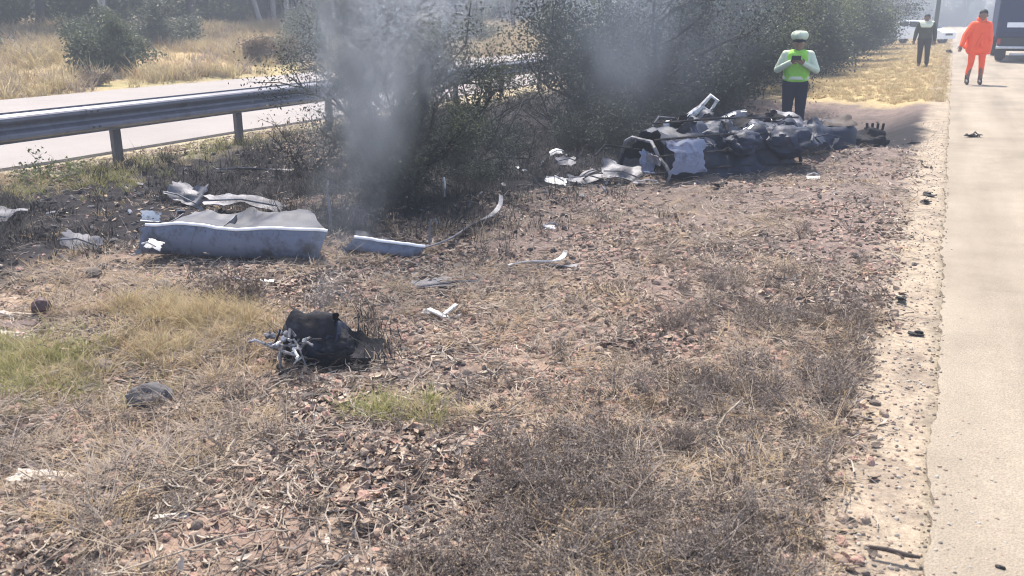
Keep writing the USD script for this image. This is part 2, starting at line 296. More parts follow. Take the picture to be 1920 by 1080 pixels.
fy = np.concatenate([spaced(-60, 80, 1.0), spaced(80, 420, 10)])
fe = dict(zip(fy, fbm(fy * 0, fy, 0.7, 23) - 0.5))
obj("far_road", strip_mesh(lambda y: -16.9 + 0.25 * fe[y], lambda y: -9.15 + 0.3 * fe[y], fy, lambda t: 0.01 + 0.04 * (1 - (2 * t - 1) ** 2)), "far_asphalt", smooth=40, kind="structure")

def gz(x, y): return float(height(np.array(x), np.array(y)))

# ------------------------------------------------------------------ foliage
def blades(rng, n, spread, hmin, hmax, w, lean=0.5, seg=3):
    """n grass blades as tapering bent strips"""
    V, Fc = [], []
    for k in range(n):
        a, r = rng.uniform(0, 2 * np.pi), spread * math.sqrt(rng.uniform())
        b = np.array([r * math.cos(a), r * math.sin(a), 0]); d = rng.uniform(0, 2 * np.pi) if rng.uniform() < .4 else a
        L, h = rng.uniform(0.2, lean) , rng.uniform(hmin, hmax)
        dirv = np.array([math.cos(d), math.sin(d), 0]); side = np.array([-dirv[1], dirv[0], 0]) * w * rng.uniform(0.6, 1.3)
        base = len(V)
        for s in range(seg + 1):
            t = s / seg; c = b + dirv * L * h * t * t * 1.6 + np.array([0, 0, h * t * (1 - 0.25 * L * t)])
            if s < seg: V += [c - side * (1 - 0.6 * t), c + side * (1 - 0.6 * t)]
            else: V.append(c)
        for s in range(seg - 1):
            p = base + 2 * s; Fc += [[p, p + 1, p + 3], [p, p + 3, p + 2]]
        p = base + 2 * (seg - 1); Fc.append([p, p + 1, p + 2])
    return trimesh.Trimesh(np.array(V), np.array(Fc), process=False)
def leaves(rng, centres, size, jitter, flat=0.0, aspect=0.5):
    """one bent leaf (two triangles) about each centre"""
    n = len(centres); c = centres + rng.normal(size=(n, 3)) * jitter
    d = rng.normal(size=(n, 3)); d[:, 2] *= (1 - flat); d /= np.linalg.norm(d, axis=1, keepdims=True)
    s = np.cross(d, rng.normal(size=(n, 3))); s /= np.linalg.norm(s, axis=1, keepdims=True) + 1e-9
    up = np.cross(d, s); L = size * rng.uniform(0.6, 1.3, (n, 1)); W = L * aspect * 0.5
    v = np.stack([c - d * L / 2, c + s * W + up * W * .3, c + d * L / 2, c - s * W + up * W * .3], 1).reshape(-1, 3)
    b = np.arange(n)[:, None] * 4
    f = np.concatenate([b + [0, 1, 2], b + [0, 2, 3]], 1).reshape(-1, 3)
    return trimesh.Trimesh(v, f, process=False)
def branches(rng, base, n, h, spread, r0, depth=2, upright=0.6, sub=4):
    """a spray of tapering branches from the base; returns mesh and tip points"""
    ms, tips = [], []
    def grow(p, d, L, r, lev):
        k = 5; pts = [p]; q = p.copy(); dd = d.copy()
        for i in range(k):
            dd = dd + rng.normal(size=3) * 0.18 + np.array([0, 0, 0.05]); dd /= np.linalg.norm(dd)
            q = q + dd * L / k; pts.append(q.copy())
        ms.append(tube(pts, np.linspace(r, r * 0.35, k + 1), 5 if lev == 0 else 4 if lev == 1 else 3, cap=False))
        if lev < depth:
            for j in range(sub):
                t = rng.integers(2, k + 1); d2 = dd + rng.normal(size=3) * 0.65; d2[2] = abs(d2[2]) * .7 + .1; d2 /= np.linalg.norm(d2)
                grow(pts[t], d2, L * rng.uniform(0.45, 0.7), r * 0.45, lev + 1)
        for i in (3, 4, 5): tips.append(pts[i])
        if lev == depth: tips.append(pts[2])
    for k in range(n):
        a = rng.uniform(0, 2 * np.pi); d = np.array([math.cos(a) * spread, math.sin(a) * spread, upright + rng.uniform(0, .6)]); d /= np.linalg.norm(d)
        grow(np.array(base, float) + np.array([math.cos(a), math.sin(a), 0]) * 0.03, d, h * rng.uniform(0.5, 0.75), r0 * rng.uniform(.7, 1.2), 0)
    return cat_(ms), np.array(tips)
def shrub_parts(seed, h, w, nleaf, lsize, leafmat, stemmat="bark_dark", n=7, jitter=0.12, low=True, second=None):
    rng = np.random.default_rng(seed)
    br, tips = branches(rng, (0, 0, -0.05), n, h, w / h * 0.9, 0.022 * h, 2, 0.55, 4)
    ext = np.array([w / 2, w / 2]); 
    pick = tips[rng.integers(0, len(tips), nleaf)]
    if low:
        k = nleaf // 4; a = rng.uniform(0, 2 * np.pi, k); r = w / 2 * np.sqrt(rng.uniform(0, 1, k)) * 0.9
        pick[:k] = np.stack([r * np.cos(a), r * np.sin(a), rng.uniform(0.03, 0.4, k) * h], 1)
    lm = leaves(rng, pick, lsize, jitter * h * 0.6)
    lm2 = None
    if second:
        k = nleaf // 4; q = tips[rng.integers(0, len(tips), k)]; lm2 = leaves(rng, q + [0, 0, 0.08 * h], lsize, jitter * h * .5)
    return br, lm, leafmat, stemmat, lm2, second
def build_shrub(t, parts):
    br, lm, leafmat, stemmat, lm2, second = parts
    obj("stems", br, stemmat, t); obj("foliage", lm, leafmat, t)
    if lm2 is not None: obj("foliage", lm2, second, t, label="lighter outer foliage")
def define_copy(src, name, label, cat, loc, rz, scale, group):
    x = UsdGeom.Xform.Define(stage, "/World/" + numbered("/World", name)); p = x.GetPrim()
    p.GetReferences().AddInternalReference(src.GetPath()); 
    for op in x.GetOrderedXformOps(): pass
    x.ClearXformOpOrder()
    x.AddTranslateOp(opSuffix="place").Set(Gf.Vec3d(*map(float, loc))); x.AddRotateZOp(opSuffix="place").Set(math.degrees(rz)); x.AddScaleOp(opSuffix="place").Set(Gf.Vec3f(*scale))
    p.SetInstanceable(True)
    return tag(p, label, cat, group)

class Kit:
    """class prims whose parts are shared by the copies"""
    made = {}
    @staticmethod
    def get(key, fn):
        if key not in Kit.made:
            p = stage.CreateClassPrim("/" + key); UsdGeom.Xform(p); fn(p); Kit.made[key] = p
        return Kit.made[key]
def place(key, name, label, cat, loc, rz=0.0, scale=1.0, group=None):
    s = (scale,) * 3 if np.ndim(scale) == 0 else scale
    x = UsdGeom.Xform.Define(stage, "/World/" + numbered("/World", name)); p = x.GetPrim()
    p.GetReferences().AddInternalReference(Kit.made[key].GetPath())
    x.AddTranslateOp().Set(Gf.Vec3d(*map(float, loc))); x.AddRotateZOp().Set(math.degrees(rz)); x.AddScaleOp().Set(Gf.Vec3f(*map(float, s)))
    p.SetInstanceable(True)
    return tag(p, label, cat, group)
def kit_shrub(key, *a, **k):
    Kit.get(key, lambda p: build_shrub(p, shrub_parts(*a, **k)))
kit_shrub("bank_shrub_grey", 31, 1.3, 1.7, 7800, 0.094, "leaf_grey", jitter=0.14)
kit_shrub("bank_shrub_olive", 32, 1.2, 1.6, 7800, 0.094, "leaf_olive", jitter=0.14, second="leaf_grey")
kit_shrub("bank_shrub_brown", 33, 0.9, 1.3, 5400, 0.088, "leaf_brown", jitter=0.14)
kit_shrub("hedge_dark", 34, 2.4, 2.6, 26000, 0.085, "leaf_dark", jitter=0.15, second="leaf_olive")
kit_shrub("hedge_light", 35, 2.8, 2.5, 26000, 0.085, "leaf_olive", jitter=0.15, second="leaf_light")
def tree_parts(seed, h, trunk_r, barkm, leafm, lean, fork, nleaf=3600):
    def fn(p):
        rng = np.random.default_rng(seed)
        k = 9; pts = np.array([[lean * t * h + 0.10 * math.sin(5 * t + seed), 0.12 * math.sin(4 * t + 2 * seed), h * 0.62 * t - 0.15] for t in np.linspace(0, 1, k)])
        ms = [tube(pts, trunk_r * np.linspace(1.15, 0.55, k) * (1 + 0.5 * (np.arange(k) == 0)), 9)]
        if fork: ms.append(tube([pts[2], pts[2] + [0.35, 0.1, h * .16], pts[2] + [0.7, 0.2, h * .45]], [trunk_r * .7, trunk_r * .55, trunk_r * .35], 8))
        tips = []
        for j in range(9):
            q = pts[rng.integers(4, k)]; a = rng.uniform(0, 2 * np.pi); L = h * rng.uniform(.15, .3)
            e = q + np.array([math.cos(a) * L, math.sin(a) * L, L * rng.uniform(.3, 1.1)]); mid = (q + e) / 2 + rng.normal(size=3) * .12
            ms.append(tube([q, mid, e], [trunk_r * .4, trunk_r * .28, trunk_r * .12], 5)); tips += [mid, e, e, (mid + e) / 2]
        obj("trunk", cat_(ms), barkm, p)
        tips = np.array(tips); n = nleaf
        cl = tips[rng.integers(0, len(tips), 60)] + rng.normal(size=(60, 3)) * .45
        obj("crown", leaves(rng, cl[rng.integers(0, 60, n)], 0.17, 0.38), leafm, p)
    return fn
Kit.get("tree_pale_straight", tree_parts(41, 8.5, 0.12, "bark_pale", "leaf_grey", 0.01, False))
Kit.get("tree_dark_forked", tree_parts(42, 8.0, 0.15, "bark_dark", "leaf_olive", -0.03, True))
Kit.get("tree_pale_leaning", tree_parts(43, 7.5, 0.10, "bark_pale", "leaf_light", 0.07, False))

# trees standing on the far bank, left to right
KINDS = [("tree_dark_forked", "dark forked tree"), ("tree_pale_straight", "pale straight-trunked tree"), ("tree_pale_leaning", "slender pale leaning tree")]
TREES = [(-30.5, 18.0, 0, 1.15, "at the left edge of the picture"), (-28.5, 19.6, 2, 1.0, "beside the forked one at the left edge"), (-32.0, 24.5, 0, 1.0, "behind the leftmost big shrub"),
         (-29.5, 25.2, 1, 1.1, "above the green patch left of the middle shrubs"), (-33.5, 31.5, 1, 1.2, "behind the gap between the bank shrubs"), (-29.0, 29.5, 0, 0.95, "above the round grey shrub on the bank"),
         (-31.0, 36.0, 2, 1.1, "leaning over the orange dry grass"), (-28.0, 36.5, 0, 1.05, "just left of the smoke column"), (-30.5, 44.0, 1, 1.15, "half hidden in the smoke column"),
         (-27.5, 46.5, 2, 1.0, "right of the smoke column"), (-31.0, 55.0, 1, 1.1, "behind the burnt bare bush"), (-27.0, 57.0, 0, 1.0, "beyond the pale field end of the bank"),
         (-24.5, 62.0, 1, 0.95, "right of the pale field, above the guardrail end")]
for i, (x, y, k, s, where) in enumerate(TREES):
    place(KINDS[k][0], "tree", f"{KINDS[k][1]} on the far bank, {where}", "tree", (x, y, gz(x, y)), i * 1.7, s, None)
# shrubs on the far bank
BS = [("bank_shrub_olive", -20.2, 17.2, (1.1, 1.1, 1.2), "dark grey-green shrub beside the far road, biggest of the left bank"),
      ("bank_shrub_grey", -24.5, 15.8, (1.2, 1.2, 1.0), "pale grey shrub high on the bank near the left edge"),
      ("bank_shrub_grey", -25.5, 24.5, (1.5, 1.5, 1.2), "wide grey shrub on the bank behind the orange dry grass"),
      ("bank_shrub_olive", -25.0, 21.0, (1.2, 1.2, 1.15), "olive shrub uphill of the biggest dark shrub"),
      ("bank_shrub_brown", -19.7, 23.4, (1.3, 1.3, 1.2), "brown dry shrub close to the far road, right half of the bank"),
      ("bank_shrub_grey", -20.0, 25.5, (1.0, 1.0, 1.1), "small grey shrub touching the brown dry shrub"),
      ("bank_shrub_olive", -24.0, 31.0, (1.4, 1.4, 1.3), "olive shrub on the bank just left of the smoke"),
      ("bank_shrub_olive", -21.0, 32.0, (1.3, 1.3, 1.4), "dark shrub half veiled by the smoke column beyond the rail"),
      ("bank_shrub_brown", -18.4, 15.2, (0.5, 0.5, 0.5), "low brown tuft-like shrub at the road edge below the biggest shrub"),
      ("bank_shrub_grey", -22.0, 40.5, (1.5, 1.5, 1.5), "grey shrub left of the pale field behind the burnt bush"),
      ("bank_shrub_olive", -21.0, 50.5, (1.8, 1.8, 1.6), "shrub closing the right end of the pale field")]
for i, (k, x, y, s, lab) in enumerate(BS):
    place(k, "shrub", lab, "shrub", (x, y, gz(x, y)), i * 2.1, s)
# hedge of bushes along the verge ahead
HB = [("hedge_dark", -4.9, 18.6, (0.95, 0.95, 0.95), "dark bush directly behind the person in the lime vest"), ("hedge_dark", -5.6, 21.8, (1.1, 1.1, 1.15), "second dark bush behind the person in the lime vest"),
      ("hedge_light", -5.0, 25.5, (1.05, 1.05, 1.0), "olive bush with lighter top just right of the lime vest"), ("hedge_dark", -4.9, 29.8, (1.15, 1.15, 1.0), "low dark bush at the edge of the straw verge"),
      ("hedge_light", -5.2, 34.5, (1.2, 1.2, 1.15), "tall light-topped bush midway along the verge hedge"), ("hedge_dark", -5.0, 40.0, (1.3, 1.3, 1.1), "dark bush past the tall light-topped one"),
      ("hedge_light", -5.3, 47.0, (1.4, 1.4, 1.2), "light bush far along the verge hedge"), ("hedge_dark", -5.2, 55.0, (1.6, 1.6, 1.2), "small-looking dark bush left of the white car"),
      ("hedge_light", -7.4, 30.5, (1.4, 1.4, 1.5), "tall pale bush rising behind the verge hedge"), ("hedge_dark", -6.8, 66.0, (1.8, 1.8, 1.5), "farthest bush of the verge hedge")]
for i, (k, x, y, s, lab) in enumerate(HB):
    place(k, "hedge_bush", lab, "bush", (x, y, gz(x, y)), i * 1.3, s)

# bushes round the crash site, each of its own kind
def own_bush(name, label, x, y, parts, rz=0.0):
    t = thing(name, label, "bush", (x, y, gz(x, y)), rz); build_shrub(t, parts); return t
own_bush("scorched_bush", "tall scorched grey-green bush behind the wing panel, wrapped in smoke", -4.95, 7.65, shrub_parts(51, 1.9, 0.95, 36000, 0.030, "leaf_scorched", "burnt_twig", n=11, jitter=0.075, second="leaf_olive"))
own_bush("scorched_bush", "small scorched bush with pale dead leaves beside the second guardrail post", -6.6, 8.3, shrub_parts(56, 0.75, 1.0, 900, 0.04, "straw_grey", "burnt_twig", n=7, jitter=0.12))
own_bush("charred_bush", "large charred dark bush left of the lime vest, behind the wreck", -5.05, 15.3, shrub_parts(52, 2.8, 2.5, 46000, 0.055, "leaf_scorched", "burnt_twig", n=12, jitter=0.09, second="leaf_dark"))
own_bush("charred_bush", "charred bush between the large one and the guardrail end", -4.9, 20.2, shrub_parts(53, 2.6, 2.2, 26000, 0.065, "leaf_scorched", "burnt_twig", n=9, jitter=0.15))
own_bush("charred_bush", "low charred bush at the foot of the large one, behind the twisted frame", -4.6, 12.9, shrub_parts(57, 1.0, 1.7, 16000, 0.04, "leaf_scorched", "burnt_twig", n=9, jitter=0.13))
def bare(name, label, x, y, seed, h, sp, n):
    t = thing(name, label, "bush", (x, y, gz(x, y))); rng = np.random.default_rng(seed)
    b, tips = branches(rng, (0, 0, -.05), n, h, sp, 0.020, 3, 0.5, 4)
    obj("branches", b, "burnt_twig", t)
    obj("dead_leaves", leaves(rng, tips[rng.integers(0, len(tips), 600)], 0.028, 0.05), "leaf_scorched", t)
own_bush("charred_bush", "low charred bush on black ground right of the smoke", -5.0, 9.6, shrub_parts(151, .6, 1.2, 7000, 0.032, "leaf_scorched", "burnt_twig", n=9, jitter=.14))
own_bush("charred_bush", "low charred bush under the bare twisting bush", -5.9, 11.6, shrub_parts(152, .55, 1.6, 8000, 0.035, "leaf_scorched", "burnt_twig", n=9, jitter=.14))
own_bush("charred_bush", "low charred bush at the foot of the guardrail, left of the smoke", -6.3, 9.3, shrub_parts(153, .6, 1.3, 7000, 0.032, "leaf_scorched", "burnt_twig", n=9, jitter=.14))
bare("bare_bush", "bare burnt bush of dark twisting branches in front of the guardrail", -6.6, 12.7, 61, 1.75, 0.6, 7)
bare("bare_bush", "smaller bare burnt bush beside the twisting one, nearer the wreck", -5.5, 13.6, 62, 1.3, 0.8, 6)
bare("bare_bush", "burnt twigs standing just right of the smoke", -5.6, 10.4, 63, 1.2, 0.7, 6)
own_bush("dry_bush", "dark dry bush in front of the long wing panel", -3.95, 4.15, shrub_parts(54, 0.30, 0.42, 1300, 0.03, "weed_dark", "weed_dark", n=9, jitter=0.15))
own_bush("dry_bush", "low dry olive bush below the right end of the wing panel", -3.35, 4.35, shrub_parts(55, 0.20, 0.5, 900, 0.03, "weed_grey", "weed_dark", n=8, jitter=0.15))
own_bush("roadside_weed", "green weed growing by the first guardrail post", -8.1, 6.0, shrub_parts(58, 0.40, 0.6, 500, 0.04, "leaf_light", "stem_pale", n=8, jitter=0.12))

# ------------------------------------------------------------------ guardrail
gr = thing("guardrail", "grey W-beam guardrail on dark posts along the far road", "guardrail", (-8.4, 0, 0))
prof = np.array([(-0.012, 0.68), (-0.012, 0.664), (0.045, 0.640), (0.060, 0.625), (0.060, 0.595), (0.045, 0.578), (-0.010, 0.545), (-0.018, 0.527), (-0.010, 0.505), (0.045, 0.470), (0.060, 0.455), (0.060, 0.425), (0.045, 0.410), (-0.012, 0.386), (-0.012, 0.370)])
inner = prof - [0.004, 0]
ring = np.vstack([prof, inner[::-1]])
def beam(y0, y1, off):
    n = len(ring); v = np.vstack([np.c_[ring[:, 0] + off, np.full(n, y0), ring[:, 1]], np.c_[ring[:, 0] + off, np.full(n, y1), ring[:, 1]]])
    f = [[i, (i + 1) % n, n + (i + 1) % n, n + i] for i in range(n)]
    k = len(prof)
    for b in (0, n):
        f += [[b + i, b + i + 1, b + n - 2 - i, b + n - 1 - i] for i in range(k - 1)]
    return v, np.array(f)
for k in range(17):
    y0 = -5.2 + 4 * k
    obj("rail_beam", beam(y0, y0 + 4.12, 0.004 * (k % 2)), "galvanised", gr)
    obj("splice_bolts", cat_([trimesh.creation.cylinder(0.012, 0.02, sections=8, transform=trimesh.transformations.translation_matrix([0.068, y0 + 0.06 + dy, z]) @ R([0, 1, 0], np.pi / 2)) for dy in (0, .08) for z in (0.61, 0.44)]), "post_steel", gr)
for k in range(34):
    y = -4.75 + 2.0 * k
    obj("post", cat_([box(0.055, 0.012, 0.95, (-0.075, y - 0.05, 0.17)), box(0.055, 0.012, 0.95, (-0.075, y + 0.05, 0.17)), box(0.012, 0.09, 0.95, (-0.055, y, 0.17))]), "post_steel", gr)
    obj("spacer", box(0.036, 0.09, 0.2, (-0.036, y, 0.53)), "post_steel", gr)

# ------------------------------------------------------------------ wreckage
def sheet(seed, L, W, crumple=0.05, fold=0.0, thick=0.006, n=14, ragged=0.15, curl=0.0, freq=3.0):
    """a crumpled sheet of metal lying in xy, centred, with a ragged outline and real thickness"""
    rng = np.random.default_rng(seed); m = max(4, int(n * W / L) + 3)
    u, v = np.meshgrid(np.linspace(-.5, .5, n), np.linspace(-.5, .5, m), indexing="ij")
    rag = lambda t, s: 1 - ragged * meshkit.noise(np.stack([t * 9, t * 0 + s, t * 0], -1), seed)
    x = u * L * rag(v, 1.5); y = v * W * rag(u, 7.5)
    p = np.stack([x * freq, y * freq, x * 0 + seed], -1)
    z = crumple * 2 * (meshkit.fbm(p, 3, seed) - .5) + crumple * 0.9 * np.abs(meshkit.noise(p * 1.7, seed + 3) - .5) * 2
    z += fold * np.abs(u) * L + curl * (v * 2) ** 2 * W + 0
    x += crumple * .6 * (meshkit.noise(p + 31, seed) - .5); y += crumple * .6 * (meshkit.noise(p + 57, seed) - .5)
    P = np.stack([x, y, z - z.min()], -1); top = P.reshape(-1, 3); bot = top - [0, 0, thick]
    i = np.arange(n * m).reshape(n, m); q = np.stack([i[:-1, :-1], i[1:, :-1], i[1:, 1:], i[:-1, 1:]], -1).reshape(-1, 4); N = n * m
    f = [q, q[:, ::-1] + N]
    per = np.concatenate([i[:, 0], i[-1, 1:], i[::-1, -1][1:], i[0, ::-1][1:]])
    a, b = per[:-1], per[1:]; f.append(np.stack([a, a + N, b + N, b], -1))
    return trimesh.Trimesh(np.vstack([top, bot]), trimesh.geometry.triangulate_quads(np.vstack(f)), process=False)
def lump(seed, r, sub=3, amp=0.25, freq=3.0, squash=(1, 1, 1)):
    s = trimesh.creation.icosphere(subdivisions=sub, radius=1.0); v = s.vertices
    d = 1 + amp * 2 * (meshkit.fbm(v * freq + seed * 5.3, 3, seed) - .5)
    s.vertices = v * d[:, None] * r * np.array(squash); return s
def xf(m, loc=(0, 0, 0), rx=0, ry=0, rz=0):
    m = m.copy(); m.apply_transform(R([0, 0, 1], rz) @ R([0, 1, 0], ry) @ R([1, 0, 0], rx)); m.apply_translation(loc); return m

# long wing panel lying on its flat, leading face to the viewer
WA = math.atan2(0.49, 1.34)
def wing(name, label, loc, rz, L, chord, T, seed, tilt=None):
    t = thing(name, label, "wreckage", loc, rz, tilt=tilt)
    n = 36; xs = np.linspace(-L / 2, L / 2, n)
    dent = 0.075 * (meshkit.fbm(np.c_[xs * 3.2, xs * 0 + seed, xs * 0], 3, seed) - .5)
    # front face
    rows = []
    for k, (yy, zz) in enumerate([(0.05, 0.0), (0.01, 0.03), (-0.02, T * .3), (-0.03, T * .55), (-0.015, T * .85), (0.0, T * .97)]):
        skew = 0.09 * (zz / T)
        rows.append(np.c_[xs * (1 - 0.0 * k) + skew, yy + dent * (0.4 + zz), zz + 0.6 * dent * (zz / T) + 0 * xs])
    P = np.array(rows); m_ = len(rows); i = np.arange(m_ * n).reshape(m_, n)
    q = np.stack([i[:-1, :-1], i[:-1, 1:], i[1:, 1:], i[1:, :-1]], -1).reshape(-1, 4)
    v = P.reshape(-1, 3); back = v + [0, 0.006, 0]
    obj("front_skin", trimesh.Trimesh(np.vstack([v, back]), trimesh.geometry.triangulate_quads(np.vstack([q, q[:, ::-1] + len(v)])), process=False), "wing_paint", t, smooth=50)
    rw = [(x_, P[r_][np.argmin(abs(P[r_][:, 0] - x_))]) for r_ in (1, 4) for x_ in np.arange(-L / 2 + .08, L / 2, .055)]
    obj("rivets", cat_([xf(trimesh.creation.icosphere(subdivisions=1, radius=.005), q + [0, -.001, 0]) for _, q in rw]), "ash_metal", t, kind="stuff")
    for x_ in (-L / 5, L / 4):
        c_ = P[:, np.argmin(abs(xs - x_))]; obj("seam", tube(c_ - [0, .0005, 0], .003, 5), "wing_paint", t)
    lip = np.c_[P[-1][:, 0], P[-1][:, 1] + 0.004, P[-1][:, 2] + 0.008]
    obj("edge_strip", tube(lip, 0.013, 6), "edge_white", t, smooth=True)
    # upper skin sinking to the rear, crumpled
    ys = np.linspace(0, 1, 12); rowsu = []
    for s in ys:
        sag = -0.10 * math.sin(s * 2.6) * (0.6 + 0.4 * np.sin(xs * 3 + seed)) * 0.5
        cr = 0.22 * s * (meshkit.fbm(np.c_[xs * 3, xs * 0 + s * 3, xs * 0 + seed], 3, seed + 2) - .5)
        rowsu.append(np.c_[xs * (1 - 0.30 * s) + 0.09 - 0.16 * s, 0.012 + s * chord + 0 * xs, P[-1][:, 2] - 0.003 + sag + cr - 0.02 * s])
    U = np.array(rowsu).reshape(-1, 3); i = np.arange(12 * n).reshape(12, n); q = np.stack([i[:-1, :-1], i[:-1, 1:], i[1:, 1:], i[1:, :-1]], -1).reshape(-1, 4)
    obj("upper_skin", trimesh.Trimesh(np.vstack([U, U - [0, 0, .006]]), trimesh.geometry.triangulate_quads(np.vstack([q, q[:, ::-1] + len(U)])), process=False), "wing_top", t, smooth=40)
    for k, xx in enumerate((-L / 2 + 0.02, -L / 6, L / 4)):
        obj("rib", xf(sheet(seed + k, chord * .9, T * .8, 0.02, n=10, ragged=.3), (xx + 0.09, chord * .5, T * .45), rx=np.pi / 2, rz=np.pi / 2 + 0.08), "ash_metal", t)
    rng = np.random.default_rng(seed)
    for k in range(4):
        z = T * (0.1 + 0.26 * k); obj("torn_edge", xf(sheet(seed + 20 + k, 0.07, 0.05, 0.04, n=8, ragged=.7), (-L / 2 + 0.09 * z / T + 0.01, -0.01 + rng.uniform(-.01, .02), z), rx=1.3, ry=rng.uniform(-.6, .6), rz=rng.uniform(-.8, .8)), "wing_paint" if k % 2 else "ash_metal", t)
    return t
wx, wy = -4.74, 4.92
wing("wing_section", "long pale blue-grey wing panel with a bright white upper edge", (wx, wy, gz(wx, wy) + 0.02), WA, 1.40, 0.72, 0.245, 3, tilt=(0, 1.2))
wx2, wy2 = -3.74, 5.45
wing("wing_section", "shorter wing piece right of the long panel, half veiled by smoke", (wx2, wy2, gz(wx2, wy2) - 0.01), 0.40, 0.55, 0.40, 0.12, 8, tilt=(-6, 5))

def ribbon(name, label, pts, w, matn, cat="debris", thick=0.008, twist=0.6, group=None):
    """a bent strip of metal following ground points (x, y, height above the ground)"""
    pts = np.array(pts, float); o = pts[0].copy(); zs = np.array([gz(p[0], p[1]) for p in pts]); P = np.c_[pts[:, :2], zs + pts[:, 2]]
    tt = np.linspace(0, 1, len(P)); ti = np.linspace(0, 1, 22)
    from scipy.interpolate import CubicSpline
    C = CubicSpline(tt, P)(ti); loc = C[0].copy(); C -= loc
    T = np.gradient(C, axis=0); T /= np.linalg.norm(T, axis=1, keepdims=True)
    S = np.cross(T, [0, 0, 1]); S /= np.linalg.norm(S, axis=1, keepdims=True) + 1e-9; Nn = np.cross(S, T)
    a = twist * np.sin(ti * 4)[:, None]; S2 = S * np.cos(a) + Nn * np.sin(a); N2 = np.cross(S2, T)
    wv = (w * (0.55 + 0.45 * np.sin(np.pi * np.clip(ti * 1.1, 0, 1)))) [:, None] / 2
    ringv = np.stack([C + S2 * wv + N2 * thick / 2, C - S2 * wv + N2 * thick / 2, C - S2 * wv - N2 * thick / 2, C + S2 * wv - N2 * thick / 2], 1).reshape(-1, 3)
    f = []
    for i in range(21):
        for j in range(4): f.append([i * 4 + j, i * 4 + (j + 1) % 4, i * 4 + 4 + (j + 1) % 4, i * 4 + 4 + j])
    f += [[0, 3, 2, 1], [84, 85, 86, 87]]
    t = thing(name, label, cat, loc, 0, group)
    obj("strip", (ringv, np.array(f)), matn, t, smooth=30)
    return t
ribbon("metal_strip", "long curved pale metal strip running from the short wing piece towards the wreck", [(-3.55, 5.75, .03), (-3.45, 6.15, .05), (-3.55, 6.6, .04), (-3.55, 7.0, .07), (-3.62, 7.35, .16)], 0.075, "ash_metal")
ribbon("metal_strip", "white curved metal strip lying on the bare brown ground in the middle", [(-2.70, 5.60, .02), (-2.58, 5.70, .045), (-2.44, 5.82, .04), (-2.40, 5.95, .07)], 0.06, "white_metal")
ribbon("metal_strip", "flat grey strip beside the white curved one", [(-2.50, 5.68, .01), (-2.38, 5.78, .025), (-2.24, 5.80, .01)], 0.085, "ash_metal")
ribbon("metal_strip", "thin pale strip lying on the burnt ground below the guardrail", [(-7.2, 7.45, .03), (-6.9, 7.7, .05), (-6.55, 7.95, .05)], 0.07, "ash_metal")
ribbon("metal_strip", "short white strip under the front of the wing panel", [(-4.42, 4.48, .01), (-4.25, 4.52, .02), (-4.02, 4.60, .01)], 0.05, "white_metal")

# smouldering engine in front of the wing
ex, ey = -2.80, 3.50
en = thing("engine", "charred dark engine lump with bright fittings, smoke rising from it", "wreckage", (ex, ey, gz(ex, ey) - .01), 0.35, scale=.84)
def rcyl(r, h, n=20, bev=0.02):
    prof = [(0, -h / 2), (r - bev, -h / 2), (r, -h / 2 + bev), (r, h / 2 - bev), (r - bev, h / 2), (0, h / 2)]
    return trimesh.creation.revolve(np.array(prof), sections=n)
cas = rcyl(0.125, 0.32, 28); cas = cas.subdivide(); cas.vertices *= (1 + 0.30 * (meshkit.fbm(cas.vertices * 9, 3, 5) - .5))[:, None]
obj("casing", xf(cas, (0.02, 0, 0.12), ry=np.pi / 2 - 0.12), "char_blue", en, smooth=45)
for k in range(3):
    fn_ = rcyl(0.134, 0.014, 24, .003); fn_.vertices *= (1 + .22 * (meshkit.fbm(fn_.vertices * 11 + k * 3, 3, 6 + k) - .5))[:, None]
    obj("cooling_fin", xf(fn_, (-0.085 + 0.045 * k, 0.004 * k, 0.115 + 0.006 * k), ry=np.pi / 2 - .12 + .06 * k, rz=.05 * k), "char", en, smooth=40)
obj("gearbox", xf(lump(14, .095, 3, .3, 2.6, (1.2, 1, 1)), (.13, -.05, .12)), "char", en, smooth=28)
obj("melted_crust", xf(sheet(73, .34, .30, .11, n=18, ragged=.4, curl=-.55), (.03, -.02, .13), rx=.3), "char", en, smooth=28)
obj("end_flange", xf(rcyl(0.10, 0.04, 20, .008), (-0.17, 0, 0.14), ry=np.pi / 2 - .12), "char", en, smooth=40)
for k in range(3):
    a = k * 2.1 + .4; obj("hub_arm", tube([(-0.195, 0, .14), (-0.21, 0.05 * math.cos(a), .14 + .05 * math.sin(a)), (-0.20, 0.115 * math.cos(a), .14 + .115 * math.sin(a))], [.016, .012, .014], 8), "bare_alloy", en, smooth=40)
rp = np.random.default_rng(44)
for k in range(18):
    p = np.array([rp.uniform(-.26, .0), rp.uniform(-.24, -.14), rp.uniform(.07, .26)]); d = rp.normal(size=3) * [.07, .05, .05]
    obj("pipe", tube([p, p + d * .6 + rp.normal(size=3) * .012, p + d * 1.2 + rp.normal(size=3) * .02, p + d * 1.5 + [0, 0, -.02]], rp.uniform(.005, .010), 7), ("bare_alloy", "ash_metal", "white_metal", "char")[k % 4], en, smooth=40)
for k in range(8):
    p = np.array([rp.uniform(-.25, -.05), rp.uniform(-.22, -.15), rp.uniform(.08, .26)]); obj("fitting", xf(rcyl(rp.uniform(.012, .024), .03, 10, .004), p, rx=rp.uniform(0, 3), ry=rp.uniform(0, 3)), ("bare_alloy", "ash_metal")[k % 2], en, smooth=40)
obj("base_plate", xf(sheet(71, .46, .30, .05, n=16, ragged=.35), (0.05, -0.02, -.005)), "char", en, smooth=30)
obj("burnt_cowling", xf(sheet(72, .46, .40, .10, n=18, ragged=.4, curl=.25), (0.20, -0.04, 0.03), ry=.22), "char", en, smooth=30)
